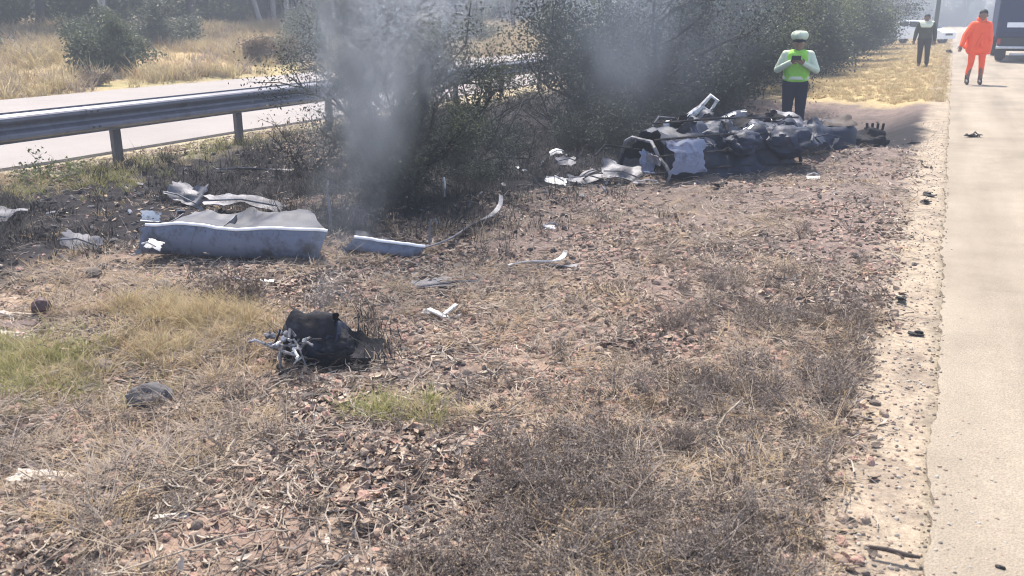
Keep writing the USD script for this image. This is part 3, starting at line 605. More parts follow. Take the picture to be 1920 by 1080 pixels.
obj("bent_arm", tube([(-.17, -.06, .13), (-.20, -.12, .07), (-.19, -.17, .0)], [.013, .012, .008], 6), "ash_metal", en)

# broken white bracket pieces
br = thing("broken_bracket", "broken white bracket of angled pieces on the brown ground right of the engine", "debris", (-2.60, 4.42, gz(-2.60, 4.42)), 0.1)
obj("bar", box(0.19, 0.035, 0.014, (0, 0, .035), R([0, 0, 1], -.38) @ R([0, 1, 0], .12), .004), "white_metal", br)
obj("bar", box(0.03, 0.11, 0.012, (0.06, .035, .06), R([0, 0, 1], -.5) @ R([1, 0, 0], .4), .003), "white_metal", br)
obj("tab", xf(sheet(81, .09, .05, .025, n=8), (.11, .0, .03), ry=-.6), "white_metal", br)
obj("bar", box(0.13, .022, .012, (.10, -.07, .012), R([0, 0, 1], .2), .003), "ash_metal", br)
obj("tab", xf(sheet(82, .06, .04, .02, n=7), (-.11, .05, .02), rx=.5), "white_metal", br)

# main wreck: charred fuselage shell and what lies on it
def shell(seed, L, r, a0, a1, amp, n=44, m=26, thick=.012):
    """part of a crumpled barrel: axis along x, from angle a0 to a1 (0 = +y, pi/2 = up)"""
    xs = np.linspace(-L / 2, L / 2, n); th = np.linspace(a0, a1, m); A, B = np.meshgrid(xs, th, indexing="ij")
    p = np.stack([A * 2.3, np.cos(B) * 1.6, np.sin(B) * 1.6 + seed], -1)
    rr = r * (1 + amp * 2 * (meshkit.fbm(p, 4, seed) - .5) + amp * .9 * np.abs(meshkit.noise(p * 2.1, seed + 1) - .5)) * (1 - 0.25 * (A / L) ** 2)
    x = A + .05 * (meshkit.noise(p * 1.5 + 9, seed) - .5) + 0.06 * (np.abs(A) > L * .45) * meshkit.noise(np.stack([B * 6, B * 0, B * 0], -1), seed)
    O = np.stack([x, rr * np.cos(B), rr * np.sin(B)], -1); I = np.stack([x, (rr - thick) * np.cos(B), (rr - thick) * np.sin(B)], -1)
    i = np.arange(n * m).reshape(n, m); q = np.stack([i[:-1, :-1], i[:-1, 1:], i[1:, 1:], i[1:, :-1]], -1).reshape(-1, 4); N = n * m
    per = np.concatenate([i[:, 0], i[-1, 1:], i[::-1, -1][1:], i[0, ::-1][1:]]); a, b = per[:-1], per[1:]
    return trimesh.Trimesh(np.vstack([O.reshape(-1, 3), I.reshape(-1, 3)]), trimesh.geometry.triangulate_quads(np.vstack([q, q[:, ::-1] + N, np.stack([a, b, b + N, a + N], -1)])), process=False)
HA = math.atan2(1.55, 1.35)
hx, hy = -2.36, 10.22
hu = thing("wreck_hull", "main crumpled fuselage shell, charred blue-black, with one pale unburnt patch", "wreckage", (hx, hy, gz(hx, hy) - .04), HA)
obj("skin", shell(5, 1.75, 0.52, -0.1, np.pi + .1, 0.42), "char_blue", hu, smooth=35)
obj("pale_panel", xf(sheet(91, .52, .42, .05, n=18, ragged=.3, curl=-.12), (-0.66, -.50, .27), rx=1.25), "pale_blue", hu, smooth=35, label="pale blue-grey unburnt patch of skin")
for k, xx in enumerate((-.90, -.45, .1, .6, .9)):
    th = np.linspace(0.15 * (k % 2), np.pi - .25 * (k % 3), 14); rr = .53 + .03 * np.sin(th * 7 + k)
    obj("frame_rib", tube(np.c_[np.full(14, xx) + .03 * np.sin(th * 5), rr * np.cos(th), rr * np.sin(th) * (1.02 if k else .8)], .020, 6), "ash_metal" if k == 0 else "char", hu)
for k in range(4):
    z0 = .12 + .17 * k; obj("stringer", tube([(-1.0, -.50 + .05 * k, z0), (-.2, -.56 + .04 * k, z0 + .03), (.95, -.50 + .05 * k, z0 - .02)], .012, 5), "char", hu)
obj("torn_edge", xf(sheet(95, .48, .12, .06, n=14, ragged=.5), (-1.04, -.42, .26), rx=1.4, rz=1.3), "ash_metal", hu, label="pale torn edge of the shell")
rngw = np.random.default_rng(77)
for k in range(16):
    obj("crumpled_flap", xf(sheet(200 + k, rngw.uniform(.25, .5), rngw.uniform(.15, .3), .12, n=12, ragged=.5), (rngw.uniform(-.7, 1.1), rngw.uniform(-.62, .2), rngw.uniform(.15, .62)), rx=rngw.uniform(-1.1, 1.1), ry=rngw.uniform(-.6, .6), rz=rngw.uniform(0, 6)), ("char_blue", "char")[k % 2], hu, smooth=30)
for k in range(9):
    obj("burnt_lump", xf(lump(230 + k, rngw.uniform(.12, .24), 3, .38, 2.4, (1.3, 1, .8)), (rngw.uniform(-.3, .95), rngw.uniform(-.6, .0), rngw.uniform(.08, .42)), rz=rngw.uniform(0, 6)), ("char_blue", "char")[k % 2], hu, smooth=28)
for k in range(12):
    p = np.array([rngw.uniform(-.9, 1.3), rngw.uniform(-.6, .2), rngw.uniform(.25, .55)]); d = rngw.normal(size=3) * [.22, .15, .07]; d[2] = abs(d[2])
    obj("cable", tube([p, p + d * .5 + rngw.normal(size=3) * .05, p + d + rngw.normal(size=3) * .05, p + d * 1.3 - [0, 0, .08]], rngw.uniform(.008, .016), 6), ("ash_metal", "char", "bare_alloy", "char")[k % 4], hu, smooth=40)
for k in range(5):
    obj("standing_plate", xf(sheet(250 + k, rngw.uniform(.3, .5), rngw.uniform(.14, .26), .08, n=14, ragged=.5), (-.5 + .35 * k, rngw.uniform(-.2, .3), .5), rx=1.2, ry=rngw.uniform(-.9, -.3), rz=rngw.uniform(-.6, .6)), ("char", "char_blue", "ash_metal")[k % 3], hu, smooth=30)

tf = thing("twisted_frame", "twisted pale metal frame sticking up from the wreck, with an open loop at its end", "wreckage", (-2.98, 10.75, gz(-2.98, 10.75) + .04), 0.35)
loop = np.array([(.36, 0, .86), (.47, 0, .99), (.55, 0, .93), (.47, 0, .79), (.36, 0, .86)])
obj("loop", tube(loop, .028, 6), "white_metal", tf, smooth=40)
obj("arm", tube([(-.28, 0, .30), (-.1, .02, .52), (.12, 0, .64), (.30, 0, .80), (.37, 0, .86)], [.04, .05, .055, .045, .032], 7), "white_metal", tf, smooth=40)
obj("arm", tube([(-.10, .05, .35), (.1, .06, .52), (.34, .05, .70), (.45, .0, .78)], [.022, .028, .028, .02], 7), "ash_metal", tf, smooth=40)
obj("fitting", xf(lump(9, .07, 2, .3, squash=(1.5, .8, .7)), (.02, -.02, .64)), "white_metal", tf, smooth=40)
obj("brace", tube([(.25, 0, .62), (.33, .03, .48), (.30, .04, .3)], .02, 6), "ash_metal", tf)
obj("brace", tube([(-.28, 0, .30), (-.36, .02, .15), (-.38, .04, -.05)], .022, 6), "ash_metal", tf)
obj("brace", tube([(.12, 0, .60), (.16, .05, .3), (.2, .1, -.1)], .022, 6), "char", tf)
obj("rod", tube([(.42, -.25, .52), (.7, -.2, .60), (1.05, -.12, .60), (1.2, -.05, .56)], [.028, .02, .018, .012], 6), "bare_alloy", tf, smooth=40)

dr = thing("burnt_drum", "dark rounded drum of burnt metal with a brown top, right of the lime vest's legs", "wreckage", (-1.28, 12.35, gz(-1.28, 12.35) - .02), 0.5)
d0 = rcyl(.32, .52, 32, .07).subdivide(); d0.vertices *= (1 + .14 * (meshkit.fbm(d0.vertices * 4 + 3, 3, 4) - .5))[:, None]
obj("wall", xf(d0, (0, 0, .26), rx=.08), "char_blue", dr, smooth=40)
obj("lid", xf(sheet(98, .56, .52, .07, n=18, ragged=.25, curl=-.12), (0, 0, .50)), "char_brown", dr, smooth=40)
obj("band", xf(trimesh.creation.torus(.325, .014, 28, 6), (0, .01, .17), rx=.08), "char", dr)
obj("band", xf(trimesh.creation.torus(.325, .014, 28, 6), (0, .02, .38), rx=.08), "char", dr)

eb = thing("engine_block", "black burnt block at the right end of the wreck with a rod poking out", "wreckage", (-0.88, 12.85, gz(-.88, 12.85)), 0.4)
obj("block", xf(lump(12, .20, 3, .35, 2.6, (1.5, 1.0, .9)), (0, 0, .17)), "char", eb, smooth=30)
obj("head", xf(box(.26, .2, .16, (0, 0, 0), None, .03), (.12, .02, .30), ry=.3, rz=.2), "char", eb)
obj("rod", tube([(.15, -.08, .10), (.42, -.10, .13), (.60, -.06, .20), (.72, -.05, .19)], [.026, .022, .022, .016], 7), "char", eb, smooth=40)
for k in range(4): obj("stud", xf(rcyl(.018, .10, 8, .004), (.02 + .07 * k, .02, .40), rx=.2 * k - .3), "char", eb)
obj("bent_tray", xf(sheet(99, .55, .36, .10, n=14, ragged=.4), (-.28, -.12, .05), rx=.3), "char_blue", eb, smooth=30)

# loose sheets and pieces of the wreck: (label, x, y, lift, L, W, crumple, rx, ry, rz, material, seed)
SH = [("lavender-silver crumpled sheet standing up between the twisted frame and the lime vest", -2.0, 11.3, .50, .50, .34, .13, .9, .3, .5, "bare_alloy", 301),
      ("bright white scrap at the foot of the lavender-silver sheet", -1.72, 10.55, .46, .22, .16, .08, .8, -.2, 1.9, "white_metal", 302),
      ("long narrow silver strip lying on top of the dark shell", -2.15, 10.35, .60, .40, .08, .04, .2, -.25, .7, "white_metal", 303),
      ("small silver scrap below the long narrow one on the shell", -1.9, 10.1, .50, .20, .06, .03, .3, -.4, .9, "bare_alloy", 304),
      ("dark blue folded sheet standing behind the twisted frame's rod", -2.3, 11.5, .45, .9, .55, .14, 1.0, .1, .6, "char_blue", 305),
      ("violet-grey crumpled sheet heaped left of the lime vest's legs", -1.6, 11.3, .40, .7, .5, .16, .7, .2, .3, "ash_metal", 306),
      ("dark crumpled sheet between the shell and the burnt drum", -1.4, 11.2, .22, .8, .55, .15, .5, 0, .8, "char_blue", 307),
      ("pale crumpled sheet at the left end of the wreck, its edge turned up", -3.12, 9.32, .06, .50, .36, .10, .5, .2, .4, "ash_metal", 308),
      ("long pale scrap pile piece left of the shell, nearest its torn edge", -3.28, 9.62, .05, .62, .20, .08, .2, -.1, .5, "ash_metal", 309),
      ("white scrap farthest left of the wreck pile", -3.78, 9.05, .05, .26, .16, .07, .4, .2, .3, "white_metal", 310),
      ("dull grey sheet lying flat between the white scrap and the pale pile", -3.52, 9.25, .02, .50, .26, .07, .1, .1, .7, "ash_metal", 311),
      ("brownish bent sheet half under the pale scrap pile", -3.40, 9.35, .03, .40, .24, .09, .3, -.3, .2, "char_brown", 312),
      ("small standing dark panel behind the pale sheet at the wreck's left end", -3.15, 9.95, .18, .36, .30, .06, 1.2, 0, .5, "ash_metal", 313),
      ("pale blue torn piece hanging at the shell's near end", -2.82, 9.30, .10, .22, .30, .06, 1.1, .2, .9, "pale_blue", 314),
      ("thin grey strip on the ground just below the wreck's near end", -2.75, 9.10, .01, .36, .09, .03, 0, 0, .5, "bare_alloy", 315),
      ("dark folded scrap left of the white one farthest from the shell", -4.05, 9.3, .03, .34, .22, .09, .5, .3, .9, "char", 326),
      ("pale narrow scrap pointing at the bare bush from the wreck pile", -3.75, 9.9, .05, .38, .09, .05, .3, -.2, 1.2, "ash_metal", 327),
      ("silver curled scrap on the black ground behind the pale pile", -3.55, 10.5, .06, .26, .16, .08, .6, .2, .3, "bare_alloy", 328),
      ("grey bent plate on the black ground halfway to the bare bush", -4.3, 10.6, .05, .32, .18, .08, .5, .1, .8, "ash_metal", 329),
      ("small white curl on the black ground nearest the bare bush", -4.7, 11.3, .06, .22, .12, .07, .6, -.2, .5, "white_metal", 330),
      ("violet-grey torn sheet right of the burnt drum", -1.02, 12.45, .12, .45, .36, .12, .8, .1, .9, "ash_metal", 316),
      ("tangled pale scrap above the left end of the long wing panel", -6.45, 6.30, .08, .46, .30, .12, .7, .3, .2, "ash_metal", 317),
      ("white scrap standing on end left of the tangled pale scrap", -6.25, 5.60, .05, .20, .12, .05, 1.2, .2, .9, "white_metal", 318),
      ("long grey sheet stretched behind the wing panel's upper skin", -5.75, 6.25, .05, .85, .22, .08, .3, .1, .55, "ash_metal", 319),
      ("grey flat sheet on burnt ground near the left picture edge", -7.2, 4.75, .03, .8, .30, .07, .2, 0, .2, "ash_metal", 320),
      ("small pale scrap heap at the left end of the burnt strip", -6.05, 4.75, .05, .36, .20, .10, .6, .2, .5, "ash_metal", 321),
      ("white torn scrap touching the upper left corner of the wing panel", -5.15, 4.62, .18, .14, .10, .06, .6, .2, .3, "white_metal", 322),
      ("small white scrap on the brown bank right of the wreck's foot", -1.15, 9.9, .02, .16, .10, .05, .3, 0, .2, "white_metal", 323),
      ("pale scrap on the brown bank right of the metal strip's raised end", -2.95, 6.95, .01, .14, .10, .04, .2, .1, .7, "bare_alloy", 324),
      ("grey flat slab lying on brown ground left of the white curved strip", -2.95, 5.15, .0, .60, .30, .03, 0, 0, .75, "ash_metal", 325)]
for lab, x, y, lift, L, W, c, rx, ry_, rz, mt, sd_ in SH:
    t = thing("metal_scrap", lab, "debris", (x, y, gz(x, y) + lift * .92 + (.07 if 308 <= sd_ <= 314 or sd_ > 325 else 0)), 0)
    obj("sheet", xf(sheet(sd_, L, W, c, n=16, ragged=.38), (0, 0, 0), rx=rx, ry=ry_, rz=rz), mt, t, smooth=28)
    obj("bent_edge", xf(tube([(-L * .4, -W * .42, c), (0, -W * .46, c * 1.6), (L * .38, -W * .40, c)], .008, 5), (0, 0, 0), rx=rx, ry=ry_, rz=rz), mt, t)
# thin uprights
t = thing("metal_rod", "thin pale rod standing upright behind the long wing panel", "debris", (-4.62, 6.05, gz(-4.62, 6.05)), 0)
obj("rod", tube([(0, 0, 0), (0.01, 0, .2), (-.01, 0, .36), (0.0, .01, .46)], [.012, .011, .010, .007], 6), "ash_metal", t)
t = thing("metal_rod", "short white stub standing on burnt ground right of the smoke", "debris", (-4.55, 7.9, gz(-4.55, 7.9)), 0)
obj("rod", tube([(0, 0, 0), (.01, 0, .14), (0, 0, .22)], .014, 6), "white_metal", t)
t = thing("metal_hook", "small hooked rod behind the short wing piece", "debris", (-3.6, 6.0, gz(-3.6, 6.0)), 0)
obj("hook", tube([(0, 0, 0), (.0, 0, .14), (.02, 0, .22), (.06, 0, .24), (.07, 0, .19)], .009, 6), "ash_metal", t)

# loose pieces on the near ground
def slab(name, label, x, y, L, W, T, rz, mt, seed, tilt=(0, 0), cat="debris"):
    t = thing(name, label, cat, (x, y, gz(x, y) + .012), rz, tilt=tilt)
    b = sheet(seed, L, W, T * .7, n=16, ragged=.35, thick=T)
    obj("slab", b, mt, t, smooth=30)
    obj("splinter", xf(sheet(seed + 1, L * .5, W * .4, T * .5, n=8, ragged=.5, thick=T * .6), (L * .1, W * .2, T * .6), rz=.1), mt, t, smooth=30)
slab("pale_splinter", "pale pointed splinter lying near the bottom left of the picture", -2.27, 1.97, .14, .035, .008, .55, "pale_board", 401)
slab("pale_board", "pale board end at the left picture edge, below the maroon lump", -4.62, 3.10, .36, .06, .02, .15, "pale_board", 403, (0, 3))
slab("pale_board", "white board lying against the maroon panel's back at the left edge", -4.95, 3.35, .34, .05, .02, .10, "pale_board", 405)
slab("maroon_wreckage", "dark maroon panel piece at the left picture edge between two pale boards", -4.80, 3.22, .36, .16, .03, .15, "maroon", 407)
t = thing("maroon_lump", "round dark maroon lump above the maroon panel at the left edge", "debris", (-4.83, 3.42, gz(-4.83, 3.42)), 0)
obj("lump", xf(lump(21, .055, 3, .25), (0, 0, .05)), "maroon", t, smooth=40); obj("flap", xf(sheet(409, .12, .07, .02, n=8), (.05, -.02, .02), rx=.3), "maroon", t, smooth=30)
slab("grey_board", "pale grey board with a dark upper side at the left edge low in the picture", -3.02, 2.02, .30, .10, .02, .25, "pale_board", 411, (8, 0))
slab("dark_board", "dark strip resting on the pale grey board at the left edge", -3.08, 2.10, .26, .045, .02, .20, "char_brown", 413)
t = thing("dark_stone", "dark blue-grey stone among dry litter left of the engine", "stone", (-3.18, 2.72, gz(-3.18, 2.72)), .4)
obj("stone", xf(lump(25, .085, 3, .3, 2.2, (1.25, .8, .8)), (0, 0, .035)), "dark_stone", t, smooth=25)
for lab, x, y, s, sd_ in [("brown clod of earth left of the tan grass clump", -3.75, 2.95, .05, 31), ("dark clod between the maroon panel and the tan grass", -4.05, 3.55, .045, 32), ("dark clod below the white board pieces on the left bank", -4.6, 4.15, .05, 33), ("dark clod above the maroon lump on the left bank", -5.3, 4.2, .05, 34)]:
    t = thing("earth_clod", lab, "clod", (x, y, gz(x, y)), sd_); obj("clod", xf(lump(sd_, s, 2, .35, 2.5, (1.3, 1, .7)), (0, 0, s * .4)), "litter_d", t, smooth=30)
def rag(label, x, y, s, seed, name="black_rag"):
    t = thing(name, label, "debris", (x, y, max(gz(x, y) + .012, 0.012 if x > .05 else -9)), seed)
    obj("cloth", sheet(seed, s, s * .5, s * .16, n=16, ragged=.5, freq=9), "rubber", t, smooth=40)
    obj("fold", xf(sheet(seed + 1, s * .5, s * .3, s * .14, n=10, ragged=.5, freq=12), (s * .1, 0, s * .10)), "rubber", t, smooth=40)
rag("black rag lying on the pale shoulder, largest of the black scraps by the road", -0.075, 5.52, .15, 501)
rag("black scrap lying out on the asphalt near the orange person", 0.44, 13.8, .26, 503)
rag("small black scrap on the shoulder, upper of a pair", 0.0, 9.15, .17, 505)
rag("small black scrap on the shoulder, lower of a pair", -0.02, 8.75, .16, 507)
rag("dark brown scrap on the shoulder below the largest black rag", 0.03, 4.93, .10, 509)
rag("tiny black scrap at the grass edge left of the largest black rag", -0.42, 6.5, .10, 511)
rag("small dark scrap on the bank below the wreck shell", -1.97, 9.05, .22, 513)
rag("small black curl on the asphalt at the right picture edge low down", 0.335, 2.72, .035, 515)
rag("dark scrap by the grass edge beyond the orange person", -0.02, 46.0, .6, 517)
t = thing("stick", "dark stick lying across the shoulder at the bottom of the picture", "stick", (0.03, 2.67, -.004), .02)
obj("stick", tube([(-.06, 0, .012), (-.01, .003, .014), (.05, -.002, .013), (.085, .004, .012)], [.006, .008, .008, .005], 7), "char_brown", t, smooth=40); obj("twig", tube([(.01, 0, .015), (.04, -.02, .012)], .003, 5), "char_brown", t)
for lab, pts in [("long thin pale twig lying along the bottom left", [(-2.25, 1.55, .02), (-2.1, 1.72, .03), (-1.98, 1.93, .035), (-1.86, 2.06, .02)]), ("curved pale twig in the grey weeds on the right", [(-.62, 3.55, .06), (-.655, 3.44, .05), (-.66, 3.33, .04), (-.635, 3.26, .03), (-.59, 3.22, .03), (-.53, 3.22, .03)]),
                 ("pale twig pointing up the slope left of the grey weeds", [(-1.35, 6.9, .02), (-1.25, 7.15, .05), (-1.18, 7.4, .03)]), ("short bright twig in front of the engine", [(-2.78, 3.06, .02), (-2.74, 3.14, .05), (-2.72, 3.22, .02)])]:
    P = np.array([[x, y, gz(x, y) + z] for x, y, z in pts]); o = P[0].copy(); t = thing("twig", lab, "twig", o)
    obj("stem", tube(P - o, np.linspace(.0045, .0022, len(P)), 6), "stem_pale", t, smooth=40); obj("side_twig", tube([(P[1] - o), (P[1] - o) + [.03, .03, .025]], [.003, .0015], 4), "stem_pale", t)

# ------------------------------------------------------------------ people
def hull_chain(segs, refine=.03, iters=8):
    out = None
    for s in segs:
        sp = [Manifold.sphere(r, 14).translate([float(c) for c in p]) for p, r in s]
        h = Manifold.batch_hull(sp) if len(sp) > 1 else sp[0]
        out = h if out is None else out + h
    out = out.refine_to_length(refine); mm = out.to_mesh()
    tm = trimesh.Trimesh(mm.vert_properties[:, :3], mm.tri_verts)
    tm.merge_vertices(); trimesh.smoothing.filter_taubin(tm, iterations=iters); return tm
def person(label, loc, rz, J, clothes, seed=0):
    """J: joints (metres, facing -y). clothes: list of (part name, segments, material)"""
    t = thing("person", label, "person", loc, rz)
    H = np.array(J["head"]); c = lambda n: np.array(J[n], float)
    segs = [[(H, .088), (H + [0, -.01, -.06], .066), (H + [0, .02, .03], .09)], [(H + [0, -.085, -.03], .016), (H + [0, -.09, -.045], .018)], [(H + [.088, .01, -.02], .02), (H + [.09, .015, -.035], .016)], [(H + [-.088, .01, -.02], .02), (H + [-.09, .015, -.035], .016)],
            [(H + [0, .01, -.09], .055), (c("neck"), .06)], [(c("neck"), .06), (c("lsh") * .75 + c("neck") * .25, .065), (c("rsh") * .75 + c("neck") * .25, .065), (c("chest"), .12)],
            [(c("chest") + [.08, 0, 0], .115), (c("chest") - [.08, 0, 0], .115), (c("waist") + [.06, 0, 0], .10), (c("waist") - [.06, 0, 0], .10)], [(c("waist") + [.06, 0, 0], .10), (c("waist") - [.06, 0, 0], .10), (c("lhip"), .105), (c("rhip"), .105)]]
    for s in "lr":
        segs += [[(c(s + "sh"), .062), (c(s + "el"), .044)], [(c(s + "el"), .044), (c(s + "wr"), .030)], [(c(s + "hip"), .10), (c(s + "kn"), .060)], [(c(s + "kn"), .060), (c(s + "an"), .040)],
                 [(c(s + "an") + [0, .03, -.04], .035), (c(s + "an") + [0, -.13, -.055], .030)]]
        w = c(s + "wr"); d = c(s + "wr") - c(s + "el"); d /= np.linalg.norm(d); side = np.cross(d, [0, 1, .2]); side /= np.linalg.norm(side); nn = np.cross(side, d)
        pal = w + d * .085; segs.append([(w, .026), (pal + side * .028, .014), (pal - side * .028, .014)])
        for k, (o, L) in enumerate(((-.030, .062), (-.010, .075), (.010, .07), (.030, .055))):
            a = pal + side * o; b = a + d * L * .55 + nn * .012; segs += [[(a, .0095), (b, .009)], [(b, .009), (b + d * L * .3 + nn * .028, .008)]]
        a = w + d * .03 - side * .028; b = a + d * .035 - side * .03; segs += [[(a, .012), (b, .010)], [(b, .010), (b + d * .03 + nn * .01, .009)]]
    obj("body", hull_chain(segs, .022, 4), "skin", t, smooth=True)
    for name, sg, mt in clothes(c, H): obj(name, hull_chain(sg, .03, 6), mt, t, smooth=True)
    rng = np.random.default_rng(seed)
    return t
def boots(c):
    o = []
    for s in "lr": o.append(("boot", [[(c(s + "an") + [0, .035, -.045], .048), (c(s + "an") + [0, -.145, -.06], .040), (c(s + "an") + [0, -.06, -.02], .05)], [(c(s + "an") + [0, .01, -.03], .05), (c(s + "an") + [0, .005, .10], .052)]], "boot"))
    return o
def trousers(c, mt, f=1.0, low=.06):
    g = [[(c("waist") + [.075, 0, -.02], .115), (c("waist") - [.075, 0, .02], .115), (c("lhip"), .125), (c("rhip"), .125)]]
    for s in "lr": g += [[(c(s + "hip"), .118 * f), (c(s + "kn"), .082 * f)], [(c(s + "kn"), .082 * f), (c(s + "an") + [0, 0, low], .068 * f)]]
    return ("trousers", g, mt)
def torso(c, r=.0, hem=0.0):
    return [[(c("neck") + [0, 0, -.05], .085 + r), (c("lsh"), .082 + r), (c("rsh"), .082 + r), (c("chest") + [.075, 0, 0], .135 + r), (c("chest") - [.075, 0, 0], .135 + r)],
            [(c("chest") + [.075, 0, 0], .135 + r), (c("chest") - [.075, 0, 0], .135 + r), (c("waist") + [.075, 0, hem], .118 + r), (c("waist") - [.075, 0, -hem], .118 + r)]]
def sleeves(c, f=1.0):
    g = []
    for s in "lr": g += [[(c(s + "sh"), .080 * f), (c(s + "el"), .060 * f)], [(c(s + "el"), .060 * f), (c(s + "wr"), .046 * f)]]
    return g
# officer in a lime vest facing the road, forearms raised in front of the chest
JA = dict(head=(0, -.02, 1.60), neck=(0, 0, 1.45), chest=(0, 0, 1.24), waist=(0, 0, 1.0), lsh=(.19, 0, 1.40), rsh=(-.19, 0, 1.40), lel=(.31, -.02, 1.16), rel=(-.31, -.02, 1.16), lwr=(.11, -.24, 1.27), rwr=(-.11, -.24, 1.29),
          lhip=(.095, 0, .92), rhip=(-.095, 0, .92), lkn=(.11, -.03, .50), rkn=(-.10, -.02, .50), lan=(.12, .0, .09), ran=(-.11, .02, .09))
def clothesA(c, H):
    vest = torso(c, .012)
    band = [[(c("waist") + [.08, 0, .055], .135), (c("waist") - [.08, 0, -.055], .135), (c("waist") + [.08, 0, .075], .135), (c("waist") - [.08, 0, -.075], .135)]]
    return [("shirt", torso(c) + sleeves(c), "shirt_pale"), ("vest", [[(c("chest") + [.085, 0, .13], .125), (c("chest") - [.085, 0, -.13], .125), (c("chest") + [.075, 0, .0], .146), (c("chest") - [.075, 0, .0], .146), (c("waist") + [.075, 0, .02], .13), (c("waist") - [.075, 0, -.02], .13)]], "lime"),
            trousers(c, "navy_cloth"), ("cap", [[(H + [.065, .01, .115], .078), (H + [-.065, .01, .115], .078), (H + [0, .075, .115], .078), (H + [0, -.07, .115], .074)]], "shirt_pale"), ("cap_band", [[(H + [.03, .01, .045], .072), (H + [-.03, .01, .045], .072), (H + [0, .04, .045], .075), (H + [0, -.03, .045], .072)], [(H + [.035, -.11, .045], .014), (H + [-.035, -.11, .045], .014), (H + [.05, -.05, .05], .02), (H + [-.05, -.05, .05], .02)]], "navy_cloth"), ("hair", [[(H + [0, .03, -.01], .088), (H + [0, .05, -.04], .072)]], "hair")] + boots(c)
ax_, ay_ = -2.28, 15.9
pa = person("person in white cap and lime vest standing behind the wreck, forearms raised", (ax_, ay_, gz(ax_, ay_)), math.atan2(-ax_, ay_) * 0 + 0.14, JA, clothesA, 1)
pb_ = str(pa.GetPath())
obj("vest_band", xf(trimesh.creation.cylinder(.15, .05, sections=24), (0, 0, 1.035)), "reflective", pa)
pa_band = stage.GetPrimAtPath(pb_ + "/vest_band"); UsdGeom.Xformable(pa_band).AddScaleOp().Set(Gf.Vec3f(1.44, .96, 1.0))
ph = thing("phone", "small dark phone held up by the person in the lime vest", "phone", (ax_ + .03, ay_ - .36, gz(ax_, ay_) + 1.37), .14)
obj("case", box(.15, .012, .075, (0, 0, 0), R([1, 0, 0], .25), .004), "truck_black", ph); obj("lens", xf(rcyl(.008, .006, 10, .001), (.055, -.008, .022), rx=np.pi / 2), "rubber", ph)
# walker in dark clothes
JB = dict(head=(0, 0, 1.60), neck=(0, 0, 1.45), chest=(0, 0, 1.24), waist=(0, 0, 1.0), lsh=(.20, 0, 1.40), rsh=(-.20, 0, 1.40), lel=(.29, .05, 1.13), rel=(-.28, .03, 1.13), lwr=(.31, -.02, .90), rwr=(-.31, -.06, .90),
          lhip=(.10, 0, .92), rhip=(-.10, 0, .92), lkn=(.13, -.10, .50), rkn=(-.09, .02, .50), lan=(.15, .02, .10), ran=(-.08, .16, .12))
def clothesB(c, H):
    return [("jacket", torso(c, .01, -.02) + sleeves(c, 1.15), "olive_cloth"), ("shoulder_panel", [[(c("lsh") + [-.02, 0, .012], .092), (c("rsh") + [.02, 0, .012], .092), (c("neck") + [0, 0, -.04], .10), (c("chest") + [.09, 0, .09], .14), (c("chest") + [-.09, 0, .09], .14)]], "reflective"), trousers(c, "dark_cloth"), ("hair", [[(H + [0, .02, .03], .098), (H + [0, .05, -.02], .08)]], "hair")] + boots(c)
person("person in pale-shouldered olive jacket and dark trousers walking on the straw verge", (-0.80, 33.6, gz(-.8, 33.6)), .05, JB, clothesB, 2)
# person in orange
JC = dict(head=(.02, -.02, 1.60), neck=(0, 0, 1.45), chest=(0, .02, 1.20), waist=(0, .02, .96), lsh=(.155, 0, 1.36), rsh=(-.155, 0, 1.36), lel=(.24, .08, 1.10), rel=(-.31, -.04, 1.12), lwr=(.22, -.02, .88), rwr=(-.37, -.14, .90),
          lhip=(.10, .02, .90), rhip=(-.10, .02, .90), lkn=(.13, -.02, .50), rkn=(-.11, -.06, .50), lan=(.15, .04, .09), ran=(-.14, -.02, .09))
def clothesC(c, H):
    loose = [[(c("chest") + [.12, .03, 0], .17), (c("chest") - [.10, -.03, 0], .16), (c("waist") + [.13, .02, 0], .18), (c("waist") - [.10, -.02, 0], .17), (c("lhip") + [.05, 0, -.08], .15), (c("rhip") + [-.02, 0, -.08], .15)]]
    folds = []
    rf = np.random.default_rng(9)
    for k in range(16):
        a = rf.uniform(0, 6.28); z0 = rf.uniform(.95, 1.3); q = np.array([.19 * math.cos(a), .15 * math.sin(a) + .02, z0]); folds.append([(q, .035), (q + [rf.uniform(-.08, .08), rf.uniform(-.05, .05), rf.uniform(-.3, -.12)], .045)])
    collar = [[(c("neck") + [.03, .03, .03], .085), (c("neck") + [-.03, .03, .03], .085), (c("neck") + [0, .04, -.04], .11)]]
    return [("coat", torso(c, .0) + folds + loose + sleeves(c, 1.2), "orange_cloth"), ("collar", collar, "orange_cloth"), ("hair", [[(H + [0, .02, .03], .098), (H + [0, .05, -.02], .08)]], "hair"), ("belt", [[(c("waist") + [.12, .02, .02], .165), (c("waist") - [.10, -.02, -.02], .16), (c("waist") + [.12, .02, .04], .165), (c("waist") - [.10, -.02, -.04], .16)]], "orange_dark"), ("trousers", trousers(c, "", .85, .16)[1], "orange_cloth")] + boots(c)
person("person in loose orange coat and trousers standing at the road edge beside the truck", (0.60, 24.6, 0.03), .1, JC, clothesC, 3)

